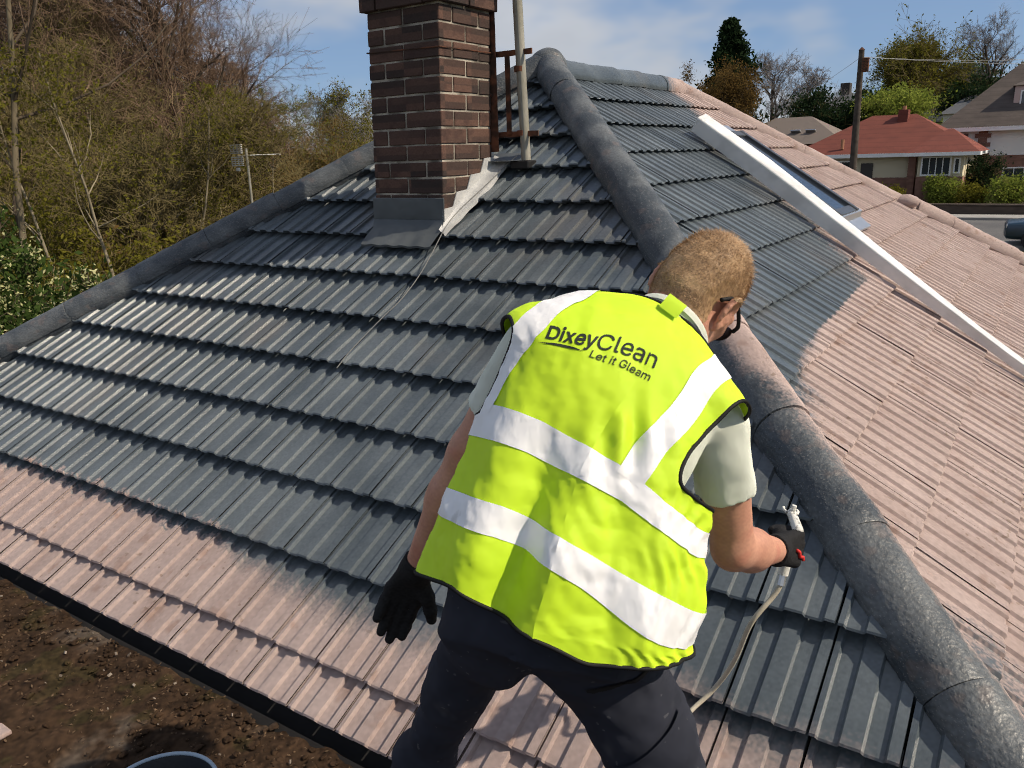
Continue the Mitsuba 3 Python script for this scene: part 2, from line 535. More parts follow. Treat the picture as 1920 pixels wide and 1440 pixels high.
bs('m_brick', brick_col, .9, .25, bump=grain, bump_scale=.0004)
bs('m_mortar', lambda p, n, uv: mix((.13, .115, .095), (.42, .385, .32), smoothstep(.25, .75, fbm(p.x * 12, p.y * 12, p.z * 12, 4))), .95, .2, bump=grain, bump_scale=.0005)
bs('m_lead', lambda p, n, uv: mix((.30, .31, .32), (.58, .58, .56), fbm(p.x * 9, p.y * 9, p.z * 9)), .55, .5, bump=lambda p, n, uv: fbm(p.x * 30, p.y * 30, p.z * 30), bump_scale=.002)
bs('m_lead_painted', lambda p, n, uv: mix((.055, .064, .070), (.105, .115, .12), fbm(p.x * 9, p.y * 9, p.z * 9)), .45, .5, bump=lambda p, n, uv: fbm(p.x * 30, p.y * 30, p.z * 30), bump_scale=.002)
x0, x1, y0, y1 = -.255, .222, -1.43, -.985
k_ch = put(house + '__chimney', mikit.ply(lean(box((x0 + .006, y0 + .006, -1.15), (x1 - .006, y1 - .006, .64))), 'm_mortar'))
CO, J = .0835, .0105
brng = np.random.default_rng(11)


def brick(lo, hi):
    j = brng.normal(0, .0012, 3)
    put(k_ch + '__brick', mikit.ply(lean(xf(box(lo, hi, .0035), t=j)), 'm_brick'))


z = -1.085
course = 0
while z < .70:
    out = .0 if course < 15 else (.028 if course < 17 else .012)
    X0, X1, Y0, Y1 = x0 - out, x1 + out, y0 - out, y1 + out
    D = .105
    zz = (z, z + CO - J)
    if course % 2 == 0:     # two long bricks along x, sides show one between their ends
        xm = (X0 + X1) / 2
        for a, b in ((X0, xm - J / 2), (xm + J / 2, X1)):
            brick((a, Y0, zz[0]), (b, Y0 + D, zz[1]))
            brick((a, Y1 - D, zz[0]), (b, Y1, zz[1]))
        for a, b in ((X0, X0 + D), (X1 - D, X1)):
            brick((a, Y0 + D + J, zz[0]), (b, Y1 - D - J, zz[1]))
    else:
        ym = (Y0 + Y1) / 2
        for a, b in ((Y0, ym - J / 2), (ym + J / 2, Y1)):
            brick((X0, a, zz[0]), (X0 + D, b, zz[1]))
            brick((X1 - D, a, zz[0]), (X1, b, zz[1]))
        for a, b in ((Y0, Y0 + D), (Y1 - D, Y1)):
            brick((X0 + D + J, a, zz[0]), (X1 - D - J, b, zz[1]))
    z += CO
    course += 1
put(k_ch + '__flaunching', mikit.ply(lean(box((x0 - .01, y0 - .01, z - .003), (x1 + .01, y1 + .01, z + .05), .02)), 'm_mortar'))
# chimney pots stand on it, above the picture
pot = trimesh.creation.revolve(np.array([[.11, 0], [.115, .02], [.10, .05], [.09, .30], [.11, .33], [.11, .36], [.085, .36], [.08, .05], [.08, 0]]), sections=24)
bs('m_pot', (.35, .17, .10), .85)
put(k_ch + '__chimney_pot', mikit.ply(xf((np.array(pot.vertices), pot.faces), t=(.01, -1.2, z + .02)), 'm_pot', smooth=40))


def roof_z(y):
    return y * T_


# apron flashing in front: upstand on the brick and skirt down the tiles
put(k_ch + '__apron_flashing', mikit.ply(lean(box((x0 - .012, y0 - .012, -1.2), (x1 + .012, y0 - .004, -.775), .003)), 'm_lead_painted'))
ex, ey, ez_ = SL['front']
sk0 = -y0 / CP


def on_front(a, s, h):
    return ex * a - ey * s + ez_ * h


def strip(pts):
    """a thin sheet through rows of points (rows x cols x 3)"""
    P = np.asarray(pts, float)
    r, c = P.shape[:2]
    V = P.reshape(-1, 3)
    F = []
    for i in range(r - 1):
        for j in range(c - 1):
            q = (i * c + j, i * c + j + 1, (i + 1) * c + j + 1, (i + 1) * c + j)
            F += [(q[0], q[1], q[2]), (q[0], q[2], q[3])]
    return V, np.array(F)


cols = np.linspace(x0 - .012, x1 + .004, 26)
skirt = [[on_front(a, s, h + .004 * math.sin(a * 59) * w) for a in cols] for s, h, w in ((sk0 - .005, .05, 0), (sk0 + .03, .020, 0), (sk0 + .10, .018, .6), (sk0 + .165, .012, 1), (sk0 + .168, .0, 1))]
put(k_ch + '__apron_flashing', mikit.ply(strip(skirt), 'm_lead_painted', smooth=50))
# stepped side flashing on the sunny side
poly = [(y0 - .012, roof_z(y0) - .05)]
for i in range(6):
    zi = -.905 + CO * i
    yi = max((zi - .062) / T_, y0 - .012)
    yn = (zi + CO - .062) / T_
    if zi + CO > roof_z(y1) + .17:
        break
    poly += [(yi + (.0 if i else 0), zi), (yi + (.034 if i else .0), zi + CO - .012), (yn - .004, zi + CO - .004)]
poly += [(y1 + .012, poly[-1][1]), (y1 + .012, roof_z(y1) - .05)]
pg = Polygon(poly).buffer(0)
fl = trimesh.creation.extrude_polygon(max(getattr(pg, 'geoms', [pg]), key=lambda g: g.area), .005, engine='earcut')
FV = np.array(fl.vertices)
put(k_ch + '__step_flashing', mikit.ply(lean((np.stack([x1 + .002 + FV[:, 2], FV[:, 0], FV[:, 1]], 1), fl.faces)), 'm_lead'))
# soaker gutter lying on the tiles beside the stack, and the fillet behind it
ss = np.linspace(sk0 + .05, -y1 / CP - .08, 16)
prof = [(x1 - .012, .034), (x1 + .010, .024), (x1 + .03, .017), (x1 + .075, .016), (x1 + .078, -.01)]
put(k_ch + '__side_gutter', mikit.ply(strip([[on_front(x1 + (a - x1) * (.22 + .78 * min(1, i / 9)), s, h + .003 * math.sin(s * 40 + a * 9)) for a, h in prof] for i, s in enumerate(ss)]), 'm_lead', smooth=50))
put(k_ch + '__back_gutter', mikit.ply(strip([[on_front(a, s, h) for a in np.linspace(x0 - .1, x1 + .17, 8)] for s, h in ((-y1 / CP + .01, .06), (-y1 / CP - .03, .030), (-y1 / CP - .12, .022), (-y1 / CP - .13, .0))]), 'm_lead_painted', smooth=40))
# ---------------------------------------------------------------- things standing and lying on the roof
bs('m_rust', lambda p, n, uv: mix((.05, .028, .02), (.17, .065, .035), smoothstep(.35, .75, fbm(p.x * 22, p.y * 22, p.z * 22))), .85, .3)
bs('m_mast', lambda p, n, uv: mix((.17, .16, .11), (.36, .345, .30), fbm(p.x * 14, p.y * 14, p.z * 9)), .55, .5)
bs('m_black_rubber', (.012, .012, .013), .55, .4)
bs('m_cable_dark', (.16, .16, .155), .6)
bs('m_cable', (.30, .30, .29), .6)

t = thing('aerial_mast', 'weathered grey metal aerial mast strapped to a rusty bracket beside the brick chimney', 'aerial mast')
MX, MY = .385, -.93
put(t + '__pole', mikit.ply(path_tube([(MX + .03, MY, -.60), (MX, MY, .2), (MX - .02, MY, 1.6)],   .0265, 14), 'm_mast', smooth=40))
for zz in (.33, -.125, -.455):
    put(t + '__clamp', mikit.ply(path_tube([(MX + .002 - .02 * zz, MY, zz - .014), (MX + .002 - .02 * zz, MY, zz + .014)], .032, 14), 'm_rust', smooth=40))
put(t + '__foot', mikit.ply(box((MX - .045, MY - .05, -.645), (MX + .075, MY + .04, -.60), .006), 'm_black_rubber'))

t = thing('chimney_bracket', 'rusty brown steel bracket frame lashed to the corner of the chimney', 'bracket')
by = -.945
put(t + '__angle_post', mikit.ply(cat([box((.205, by - .03, -.55), (.212, by + .03, .9)), box((.212, by - .03, -.55), (.262, by - .023, .9))]), 'm_rust'))
put(t + '__upright', mikit.ply(box((.305, by - .005, -.46), (.332, by + .006, -.045)), 'm_rust'))
put(t + '__cross_bar', mikit.ply(box((.20, by + .008, -.055), (.47, by + .016, -.026)), 'm_rust'))
put(t + '__cross_bar', mikit.ply(box((.20, by + .008, -.475), (.50, by + .016, -.445)), 'm_rust'))
for zz in (-.03, .5):
    put(t + '__lashing_wire', mikit.ply(lean(path_tube([(x0 - .006, y0 - .006, zz), (x1 + .006, y0 - .006, zz - .01), (x1 + .006, y1 + .02, zz - .006), (x0 - .006, y1 + .006, zz + .004)], .0035, 6, closed=True)), 'm_rust'))
for zz in (-.25, -.05):
    put(t + '__bolt', mikit.ply(path_tube([(.225, by - .045, zz), (.225, by - .02, zz)], .011, 6), 'm_rust'))

def fr(a, y, h):
    """a point h above the front slope at plan position (a, y)"""
    return np.array([a, y, y * T_]) + ez_ * h


cab = [(.385, -.935, .05), (.33, -.99, .026), (.285, -1.15, .022), (.24, -1.32, .022), (.235, -1.44, .02), (.27, -1.60, .018), (.30, -1.75, .018), (.305, -1.9, .02), (.275, -2.02, .02), (.24, -2.2, .02), (.235, -2.30, .018)]
t = thing('aerial_cable', 'thin grey cable running down the painted tiles from the chimney', 'cable')
scene[t] = mikit.ply(path_tube(smooth_path([fr(*c) for c in cab], 6), .0026, 6), 'm_cable_dark', smooth=True)


def frt(a, x, h):
    """a point h above the side slope: plan x down the slope, y along it"""
    n = SL['right'][2]
    return np.array([x, a, -x * T_]) + n * h


# long white plastic fascia board leaning on the window's edge: bottom edge, bend and top edge twist along its length
t = thing('fascia_board', 'long white plastic fascia board laid down the roof slope beside the roof window', 'fascia board')
xs = np.linspace(.70, 3.42, 40)
yb = np.interp(xs, [.70, 1.09, 1.66, 2.2, 2.84, 3.5], [.75, .70, .57, .46, .37, .29])
h1 = np.interp(xs, [.70, 1.4, 2.1, 2.7, 3.5], [.120, .115, .092, .070, .062])
y1_ = yb + np.interp(xs, [.70, 1.4, 1.9, 2.6, 3.5], [-.02, -.016, -.012, -.008, -.004])
h2 = np.interp(xs, [.70, 1.2, 1.8, 2.6, 3.5], [.150, .148, .122, .080, .070])
y2_ = y1_ + np.interp(xs, [.70, 1.2, 1.8, 2.6, 3.5], [.115, .12, .11, .08, .075])
rows = []
for i, x in enumerate(xs):
    A, B, C_ = np.array([yb[i], .016]), np.array([y1_[i], h1[i]]), np.array([y2_[i], h2[i]])
    A2 = A + [.05, -.004]
    mid = [A + (B - A) * u for u in np.linspace(0, .82, 5)]
    bend = [(1 - u) ** 2 * (A + (B - A) * .82) + 2 * u * (1 - u) * B + u * u * (B + (C_ - B) * .14) for u in np.linspace(.15, 1, 6)]
    top = [B + (C_ - B) * u for u in (.4, .7, .96)] + [C_ + [.004, -.002], C_ + [.006, -.016]]
    inner = [q + [.012, -.012] for q in (B + (C_ - B) * .5, B + (C_ - B) * .1)] + [A + (B - A) * .5 + [.014, 0], A + [.013, 0]]
    rows.append([frt(q[0], x, q[1]) for q in mid + bend + top + inner + [A]])
V, F = strip(rows)
nc = len(rows[0])
ends = []
for r0, flip in ((0, 1), (len(rows) - 1, 0)):
    ring = np.arange(r0 * nc, r0 * nc + nc - 1)
    m_ = len(ring) // 2
    for j in range(m_ - 1):
        a_, b_, c_, d_ = ring[j], ring[j + 1], ring[-2 - j], ring[-1 - j]
        ends += [(a_, b_, c_), (a_, c_, d_)]
scene[t] = mikit.ply((V, np.vstack([F, ends])), 'm_white_board', smooth=35)

# roof window
bs('m_window_frame', (.05, .055, .065), .35, .5)
bs('m_alu', (.55, .57, .60), .30, .5, metallic=.8)
scene['m_pane'] = {'type': 'twosided', 'bsdf': {'type': 'principled', 'base_color': rgb(.012, .015, .02), 'roughness': .10, 'specular': .8}}
t = thing('roof_window', 'roof window with a dark frame set in the bare pink tiles behind the white board', 'roof window')
ny, nx, nn = SL['right'][0], -SL['right'][1], SL['right'][2]
wf = frame_m(frt(.93, .78, .0), ny, nx, nn)          # local: x along the course, y down the slope, z outward
W_, H_ = .58, 1.06
def wbox(a, b, c=.004): return box(np.array(a), np.array(b), c)
for lo, hi in (((0, 0, -.05), (.055, H_, .085)), ((W_ - .055, 0, -.05), (W_, H_, .085)), ((.055, 0, -.05), (W_ - .055, .06, .08)), ((.055, H_ - .07, -.05), (W_ - .055, H_, .076))):
    put(t + '__frame', {**mikit.ply(wbox(lo, hi), 'm_window_frame'), 'to_world': wf})
put(t + '__pane', {**mikit.ply(box((.055, .06, .060), (W_ - .055, H_ - .07, .066)), 'm_pane'), 'to_world': wf})
put(t + '__bottom_flashing', {**mikit.ply(xf(strip([[(a, yy, hh + .003 * math.sin(a * 60)) for a in np.linspace(-.08, W_ + .08, 18)] for yy, hh in ((H_ - .01, .07), (H_ + .012, .068), (H_ + .03, .028), (H_ + .13, .018), (H_ + .132, .0))])), 'm_alu', smooth=40), 'to_world': wf})
put(t + '__top_flashing', {**mikit.ply(wbox((-.06, -.14, .012), (W_ + .06, -.004, .045)), 'm_alu'), 'to_world': wf})

# ---------------------------------------------------------------- flat roof of the extension that the men stand on
FZ = -2.30


def moss_col(p, n, uv):
    a = fbm(p.x * 3.2, p.y * 3.2, 1.1, 4)
    b = fbm(p.x * 13, p.y * 13, 4.0, 4)
    g = noise(p.x * 70, p.y * 70, p.z * 70)
    c = mix((.030, .018, .011), (.105, .062, .036), b)
    c = mix(c, (.155, .125, .10), smoothstep(.50, .68, a) * smoothstep(.40, .62, b) * .8)
    c = mix(c, (.060, .056, .018), smoothstep(.62, .74, fbm(p.x * 9 + 8, p.y * 9, 2.0)) * .4)
    return c * (.28 + .56 * g)


bs('m_moss', moss_col, .97, .15, bump=lambda p, n, uv: fbm(p.x * 60, p.y * 60, p.z * 60, 4), bump_scale=.012)
bs('m_felt', (.018, .017, .017), .9, .2)
t = thing('flat_roof', 'felted flat roof of an extension, overgrown with brown dried moss', 'flat roof')
gx, gy = np.meshgrid(np.concatenate([np.linspace(-4.2, -1.8, 30), np.linspace(-1.78, 2.3, 330), np.linspace(2.32, 4.4, 26)]), np.concatenate([np.linspace(-3.452, -4.4, 90), np.linspace(-4.42, -8.2, 40)]))
hz = FZ + .022 * (meshkit.fbm(np.stack([gx * 2.3, gy * 2.3, gx * 0], -1), 4, 5) - .5) + .030 * (meshkit.fbm(np.stack([gx * 15, gy * 15, gx * 0], -1), 3, 8) - .5)
gr_ = np.stack([gx, gy + .03 * (meshkit.noise(np.stack([gx * 3, gy * 0, gx * 0], -1), 3) - .5), hz], -1)
V, F = strip(gr_)
scene[t + '__moss_surface'] = mikit.ply((V, F), 'm_moss', smooth=True)
put(t + '__box_gutter', mikit.ply(strip([[(a, yy, hh) for a in (-4.2, 4.4)] for yy, hh in ((-3.36, FZ - .07), (-3.40, FZ - .105), (-3.43, FZ - .105), (-3.446, FZ + .002), (-3.48, FZ - .02))]), 'm_felt'))
put(t + '__edge_wall', mikit.ply(cat([box((-4.2, -8.2, GZ - .2), (-4.0, -3.6, FZ - .09)), box((4.2, -8.2, GZ - .2), (4.4, -3.6, FZ - .09)), box((-4.0, -8.2, GZ - .2), (4.2, -8.0, FZ - .09))]), 'm_render'))
put(t + '__deck', mikit.ply(box((-4.2, -8.2, FZ - .09), (4.4, -3.62, FZ - .05)), 'm_felt'))
# loose moss cushions, leaf litter and grit
rg = np.random.default_rng(8)
blob = trimesh.creation.icosphere(1, 1.0)
mv = []
for i in range(1100):
    x, y = rg.uniform(-1.6, 2.1), -3.465 - abs(rg.normal(0, .30))
    s = rg.uniform(.003, .012)
    if meshkit.fbm(np.array([[x * 4, y * 4, 2.0]]), 3, 2)[0] < .44 and rg.random() < .8:
        continue
    v = np.array(blob.vertices) * [s, s, s * .5] * rg.uniform(.6, 1.6, 3) * (1 + 1.1 * (meshkit.noise(np.array(blob.vertices) * 2.6 + i * 3.1)[:, None] - .5))
    mv.append((v + [x, y, FZ + .002], blob.faces))
k = put(t + '__moss_cushions', mikit.ply(cat(mv), 'm_moss', smooth=True))
labels[k] = {'kind': 'stuff'}
N = 5200
c0 = np.stack([rg.uniform(-1.7, 2.2, N), -3.46 - np.abs(rg.normal(0, .30, N)), FZ + rg.uniform(.0, .016, N)], 1)
keep_ = rg.random(N) < .25 + 1.2 * np.clip(meshkit.fbm(c0 * [5, 5, 0] + 3, 3, 6) - .35, 0, 1)
c0 = c0[keep_]
N = len(c0)
a1 = rg.normal(size=(N, 3)) * [1, 1, .35]
a1 /= np.linalg.norm(a1, axis=1, keepdims=True)
b1 = np.cross(a1, rg.normal(size=(N, 3)) * [.4, .4, 1])
b1 /= np.linalg.norm(b1, axis=1, keepdims=True)
sz_ = rg.uniform(.0025, .0085, N)[:, None]
LV = np.stack([c0 - a1 * sz_, c0 + b1 * sz_ * rg.uniform(.15, .6, (N, 1)), c0 + a1 * sz_, c0 - b1 * sz_ * rg.uniform(.15, .6, (N, 1))], 1).reshape(-1, 3)
o_ = np.arange(N)[:, None] * 4
bs('m_litter', lambda p, n, uv: mix((.035, .022, .013), (.19, .125, .075), noise(p.x * 55, p.y * 55, p.z * 55)), .9, .2)
k = put(t + '__leaf_litter', mikit.ply((LV, np.vstack([o_ + [0, 1, 2], o_ + [0, 2, 3]])), 'm_litter'))
labels[k] = {'kind': 'stuff'}
bs('m_grit', lambda p, n, uv: mix((.08, .06, .045), (.36, .30, .24), cell_rand(dr.floor(p.x * 30), dr.floor(p.y * 30), 3)), .9)
gv = []
tet = trimesh.creation.box(extents=(1, 1, 1))
for i in range(70):
    x, y = rg.uniform(-1.6, 2.1), -3.47 - abs(rg.normal(0, .25))
    s = rg.uniform(.003, .009)
    a = rg.normal(size=(3, 3))
    q, _ = np.linalg.qr(a)
    gv.append((np.array(tet.vertices) * [s * 1.6, s, s * .6] @ q.T + [x, y, FZ + .012], tet.faces))
k = put(t + '__grit', mikit.ply(cat(gv), 'm_grit'))
labels[k] = {'kind': 'stuff'}

# a tub with a pale rim, mostly below the picture
bs('m_tub', (.02, .022, .026), .5, .4)
bs('m_tub_rim', (.30, .38, .46), .35, .5)
t = thing('mixing_tub', 'round black tub with a pale blue rim standing on the mossy flat roof', 'tub')
TC = np.array([1.155, -3.935, FZ])
put(t + '__bowl', mikit.ply(xf((lambda m: (np.array(m.vertices), m.faces))(trimesh.creation.revolve(np.array([[0, .02], [.10, .02], [.145, .17], [.150, .17], [.105, .0], [0, .0]]), sections=40)), t=TC), 'm_tub', smooth=40))
an = np.linspace(0, 2 * np.pi, 48, endpoint=False)
put(t + '__rim', mikit.ply(path_tube(np.stack([TC[0] + .151 * np.cos(an), TC[1] + .151 * np.sin(an), TC[2] + .172 + 0 * an], 1), .0055, 8, closed=True), 'm_tub_rim', smooth=True))
t = thing('tile_fragment', 'small pink fragment of broken roof tile lying on the moss', 'tile fragment')
v, f = box((-.035, -.02, -.008), (.035, .02, .008), .004)
scene[t] = mikit.ply((v * (1 + .3 * (meshkit.noise(v * 60)[:, None] - .5)) + [.315, -3.955, FZ + .022], f), 'm_tile')
# ---------------------------------------------------------------- ground, road, trees and houses around


def sst(a, b, x):
    t = np.clip((x - a) / (b - a), 0, 1)
    return t * t * (3 - 2 * t)


def gh(x, y):
    """height of the ground"""
    x, y = np.asarray(x, float), np.asarray(y, float)
    side = sst(-30, -10, x)
    h = -4.9 + 1.15 * sst(6, 20, y) * side + (1 - side) * -.8 * sst(-8, -20, x)
    h = h + side * .25 * sst(35.5, 37, y) + .105 * np.clip(y - 44, 0, 140) * (.35 + .65 * side)
    return h


def ground_col(p, n, uv):
    a = fbm(p.x * .35, p.y * .35, 0, 4)
    b = noise(p.x * 5, p.y * 5)
    return mix(mix((.055, .065, .022), (.10, .085, .045), a), (.04, .035, .022), b * .5)


bs('m_ground', ground_col, .95, .2)
bs('m_asphalt', lambda p, n, uv: mix((.075, .075, .078), (.115, .112, .11), fbm(p.x * .9, p.y * .9, 1, 4)) * (.85 + .3 * noise(p.x * 60, p.y * 60)), .9, .3)
bs('m_paving', lambda p, n, uv: mix((.20, .195, .185), (.30, .29, .27), fbm(p.x * 2, p.y * 2)), .9)
r = np.concatenate([np.linspace(0, 60, 61), 60 * 1.09 ** np.arange(1, 34)])
sgn = np.concatenate([-r[:0:-1], r])
gx, gy = np.meshgrid(sgn, sgn[::-1])
structure('ground', strip(np.stack([gx, gy, gh(gx, gy)], -1)), 'm_ground', smooth=True)
RZ = -3.75
structure('road', box((-30, 25.2, RZ - .6), (60, 34.2, RZ + .02)), 'm_asphalt')
structure('pavement', cat([box((-30, 34.2, RZ - .6), (60, 35.9, RZ + .13), .02), box((-30, 23.6, RZ - .6), (60, 25.2, RZ + .13), .02)]), 'm_paving')

# --- materials of plants
def var(c0, c1, f=3.0):
    return lambda p, n, uv: mix(c0, c1, noise(p.x * f, p.y * f, p.z * f))


bs('m_bark_dark', var((.045, .035, .026), (.10, .078, .055)), .95, .2)
bs('m_bark_pale', var((.17, .145, .10), (.34, .29, .20), 5), .95, .2)
bs('m_bark_mid', var((.09, .075, .05), (.20, .165, .11), 7), .95, .2)
bs('m_pole_wood', var((.045, .036, .030), (.10, .082, .068), 9), .9, .2)
bs('m_twig_brown', var((.125, .082, .056), (.215, .145, .098), .9), .95, .2)
bs('m_twig_olive', var((.118, .096, .044), (.195, .155, .070), .9), .95, .2)
bs('m_twig_grey', var((.17, .155, .15), (.27, .25, .24), .6), .95, .2)


def leaf(name, c0, c1, f=2.0):
    scene[name] = {'type': 'twosided', 'bsdf': {'type': 'principled', 'base_color': proc(var(c0, c1, f)), 'roughness': .6, 'specular': .25}}
    scene[name] = {'type': 'principledthin', 'base_color': proc(var(c0, c1, f)), 'roughness': .6, 'diff_trans': .7, 'spec_trans': 0.0}


leaf('m_leaf_olive', (.100, .098, .015), (.185, .170, .028))
leaf('m_leaf_green', (.030, .055, .014), (.075, .115, .030))
leaf('m_leaf_bright', (.16, .21, .035), (.30, .34, .07))
leaf('m_leaf_rust', (.105, .070, .024), (.19, .12, .042))
leaf('m_leaf_dark', (.012, .026, .012), (.030, .050, .022))
leaf('m_blossom', (.50, .50, .22), (.70, .68, .38), 9)


def norm(a):
    return a / (np.linalg.norm(a, axis=-1, keepdims=True) + 1e-12)


def grow(seed, base, H, r0, levels, lean_=(0, 0), stems=1, bare=.25, dome=None):
    """a tree as a list of levels, each (points (N, S+1, 3), radii (N, S+1)).
    levels: (children per branch, length ratio, angle, segments, upward pull, lowest place on the parent)"""
    r = np.random.default_rng(seed)
    S = 10
    P = np.zeros((stems, S + 1, 3))
    d = norm(np.stack([r.normal(0, .10 if stems == 1 else .32, stems) + lean_[0], r.normal(0, .10 if stems == 1 else .32, stems) + lean_[1], np.ones(stems)], 1))
    P[:, 0] = np.asarray(base) + (r.normal(0, .12, (stems, 3)) * [1, 1, 0] if stems > 1 else 0)
    hh = H * (1 if stems == 1 else r.uniform(.75, 1.0, stems)[:, None])
    for s in range(S):
        d = norm(d + r.normal(0, .07, (stems, 3)) + [0, 0, .05])
        P[:, s + 1] = P[:, s] + d * hh / S
    R = r0 * np.linspace(1, .18, S + 1)[None].repeat(stems, 0) * (1 if stems == 1 else r.uniform(.5, 1, stems)[:, None])
    out = [(P, R)]
    for li, (n, lr, ang, S2, up, t0) in enumerate(levels):
        N = len(P)
        idx = np.repeat(np.arange(N), n)
        lo = max(t0, bare) if li == 0 else t0
        t = lo + (1 - lo) * r.random(N * n) ** .85
        f = t * (P.shape[1] - 1)
        k = np.minimum(f.astype(int), P.shape[1] - 2)
        w = (f - k)[:, None]
        p0 = P[idx, k] * (1 - w) + P[idx, k + 1] * w
        pr = R[idx, k] * (1 - w[:, 0]) + R[idx, k + 1] * w[:, 0]
        tan = norm(P[idx, k + 1] - P[idx, k])
        plen = np.linalg.norm(np.diff(P, axis=1), axis=2).sum(1)[idx]
        a = np.radians(r.normal(ang, ang * .22, N * n))
        side = norm(np.cross(tan, norm(r.normal(size=(N * n, 3)))))
        d = norm(tan * np.cos(a)[:, None] + side * np.sin(a)[:, None])
        ln = plen * lr * r.uniform(.6, 1.25, N * n)
        if li == 0:
            ln = ln * (1.15 - .75 * t if dome is None else dome(t))
        Q = np.zeros((N * n, S2 + 1, 3))
        Q[:, 0] = p0
        for s in range(S2):
            d = norm(d + r.normal(0, .16, d.shape) + [0, 0, up])
            Q[:, s + 1] = Q[:, s] + d * (ln / S2)[:, None]
        c0 = np.minimum(pr * .62, ln * .035)
        RR = c0[:, None] * np.linspace(1, .25, S2 + 1)[None]
        out.append((Q, RR))
        P, R = Q, RR
    return out


def wood(levels, n=5, rmin=.0025):
    ms = []
    for P, R in levels:
        A, B = P[:, :-1].reshape(-1, 3), P[:, 1:].reshape(-1, 3)
        ms.append(tubes(A, B, np.maximum(R[:, :-1].reshape(-1), rmin), np.maximum(R[:, 1:].reshape(-1), rmin), n))
    return cat(ms)


def leaves(pts, size, seed, n, jitter, flat=0.0):
    """n leaf-shaped faces near the points"""
    r = np.random.default_rng(seed)
    c = pts[r.integers(0, len(pts), n)] + r.normal(0, jitter, (n, 3))
    a = norm(r.normal(size=(n, 3)) * [1, 1, 1 - flat])
    b = norm(np.cross(a, r.normal(size=(n, 3))))
    s = size * r.uniform(.55, 1.35, n)[:, None]
    V = np.stack([c - a * s, c + b * s * .45, c + a * s, c - b * s * .45], 1).reshape(-1, 3)
    o = np.arange(n)[:, None] * 4
    return V, np.vstack([o + [0, 1, 2], o + [0, 2, 3]])


def bare_tree(name, label, base, H, r0, seed, bark, twig, counts=(20, 8, 7, 5), spread=.42, stems=1, bare=.25, up=.10, twig_r=.0035, leaf_n=0, leaf_mat=None, leaf_size=.05, group=None, lean_=(0, 0), dome=None):
    t = thing(name, label, 'tree', group)
    lv = grow(seed, base, H, r0, [(counts[0], spread, 48, 5, up, .2), (counts[1], .50, 42, 4, .06, .2), (counts[2], .50, 40, 3, .04, .2), (counts[3], .55, 38, 1, .02, .2)], lean_, stems, bare, dome)
    scene[t + '__trunk'] = mikit.ply(wood(lv[:1], 8), bark, smooth=True)
    scene[t + '__limbs'] = mikit.ply(wood(lv[1:2], 5), bark, smooth=True)
    labels[t + '__limbs'] = {'kind': 'stuff'}
    scene[t + '__twigs'] = mikit.ply(wood(lv[2:], 3, twig_r), twig)
    if leaf_n:
        scene[t + '__foliage'] = mikit.ply(leaves(lv[-1][0][:, -1], leaf_size, seed, leaf_n, leaf_size * 1.5), leaf_mat)
    return t


def shrub(name, label, base, H, W, seed, mat, n=9000, size=.05, group=None, twig='m_twig_olive', stems=7, cat_='shrub'):
    t = thing(name, label, cat_, group)
    lv = grow(seed, base, H, .03, [(8, .45, 45, 3, .08, .15), (6, .55, 45, 2, .05, .2), (5, .6, 40, 1, .03, .2)], (0, 0), stems, .15)
    for P, _ in lv:
        P[..., :2] = np.asarray(base)[:2] + (P[..., :2] - np.asarray(base)[:2]) * W
    scene[t + '__stems'] = mikit.ply(wood(lv, 3, .004), twig)
    scene[t + '__foliage'] = mikit.ply(leaves(lv[-1][0].reshape(-1, 3), size, seed, n, size * 2.0), mat)
    return t, lv


def B(x, y):
    return (x, y, float(gh(x, y)) - .1)


# --- left: the edge of a wood in early spring
WG = 'bare trees at the edge of the wood'
bare_tree('bare_tree', 'tall thin bare tree nearest on the left, slim sunlit trunk running out of the picture', B(-8.35, -.15), 11.5, .060, 21, 'm_bark_mid', 'm_twig_brown', (15, 6, 5, 4), .40, bare=.30, up=.14, lean_=(.02, .0))
scene['bare_tree__limbs']['bsdf'] = {'type': 'ref', 'id': 'm_bark_dark'}
big = (26, 10, 8, 6)
bare_tree('bare_tree', 'largest round-topped brown bare tree in the middle of the wood edge', B(-16.2, 8.4), 9.3, .20, 1, 'm_bark_dark', 'm_twig_brown', (30, 10, 8, 6), .46, bare=.22, group=None)
spec = [(-22.5, 9.6, 9.6, 2, 'brown'), (-18.6, 12.0, 7.0, 3, 'brown'), (-20.6, 14.3, 5.8, 4, 'brown'), (-22.2, 17.0, 5.3, 5, 'brown'), (-12.4, 5.6, 5.4, 6, 'olive'),
        (-15.3, 6.4, 8.0, 7, 'brown'), (-25.8, 10.4, 10.4, 8, 'grey'), (-14.2, 4.2, 7.4, 9, 'olive'), (-26.5, 19.0, 5.2, 11, 'brown'), (-17.4, 5.6, 8.6, 12, 'brown'), (-15.6, 11.2, 5.0, 13, 'olive'), (-12.6, 3.4, 5.8, 19, 'olive'), (-24.5, 14.0, 7.6, 14, 'brown'),
        (-30.5, 15.0, 8.6, 15, 'brown'), (-28.5, 18.5, 7.2, 16, 'brown'), (-20.0, 9.3, 8.4, 17, 'brown'), (-18.2, 9.6, 7.6, 18, 'brown')]
where = {2: 'at the far left behind the tallest tree', 3: 'right of the largest round tree', 4: 'above the television aerial', 5: 'just right of the television aerial', 6: 'beside the television aerial', 7: 'left of the largest round tree, nearer',
         8: 'in the top left corner, farthest back', 9: 'at the far left, nearer the roof', 11: 'low behind the aerial, nearest the chimney', 12: 'left foreground of the wood, top left', 13: 'low by the hip tiles', 14: 'between the largest round tree and the aerial', 15: 'farthest back behind the largest round tree', 16: 'far back above the aerial', 17: 'directly left behind the largest round tree', 18: 'directly right behind the largest round tree', 19: 'left of the television aerial'}
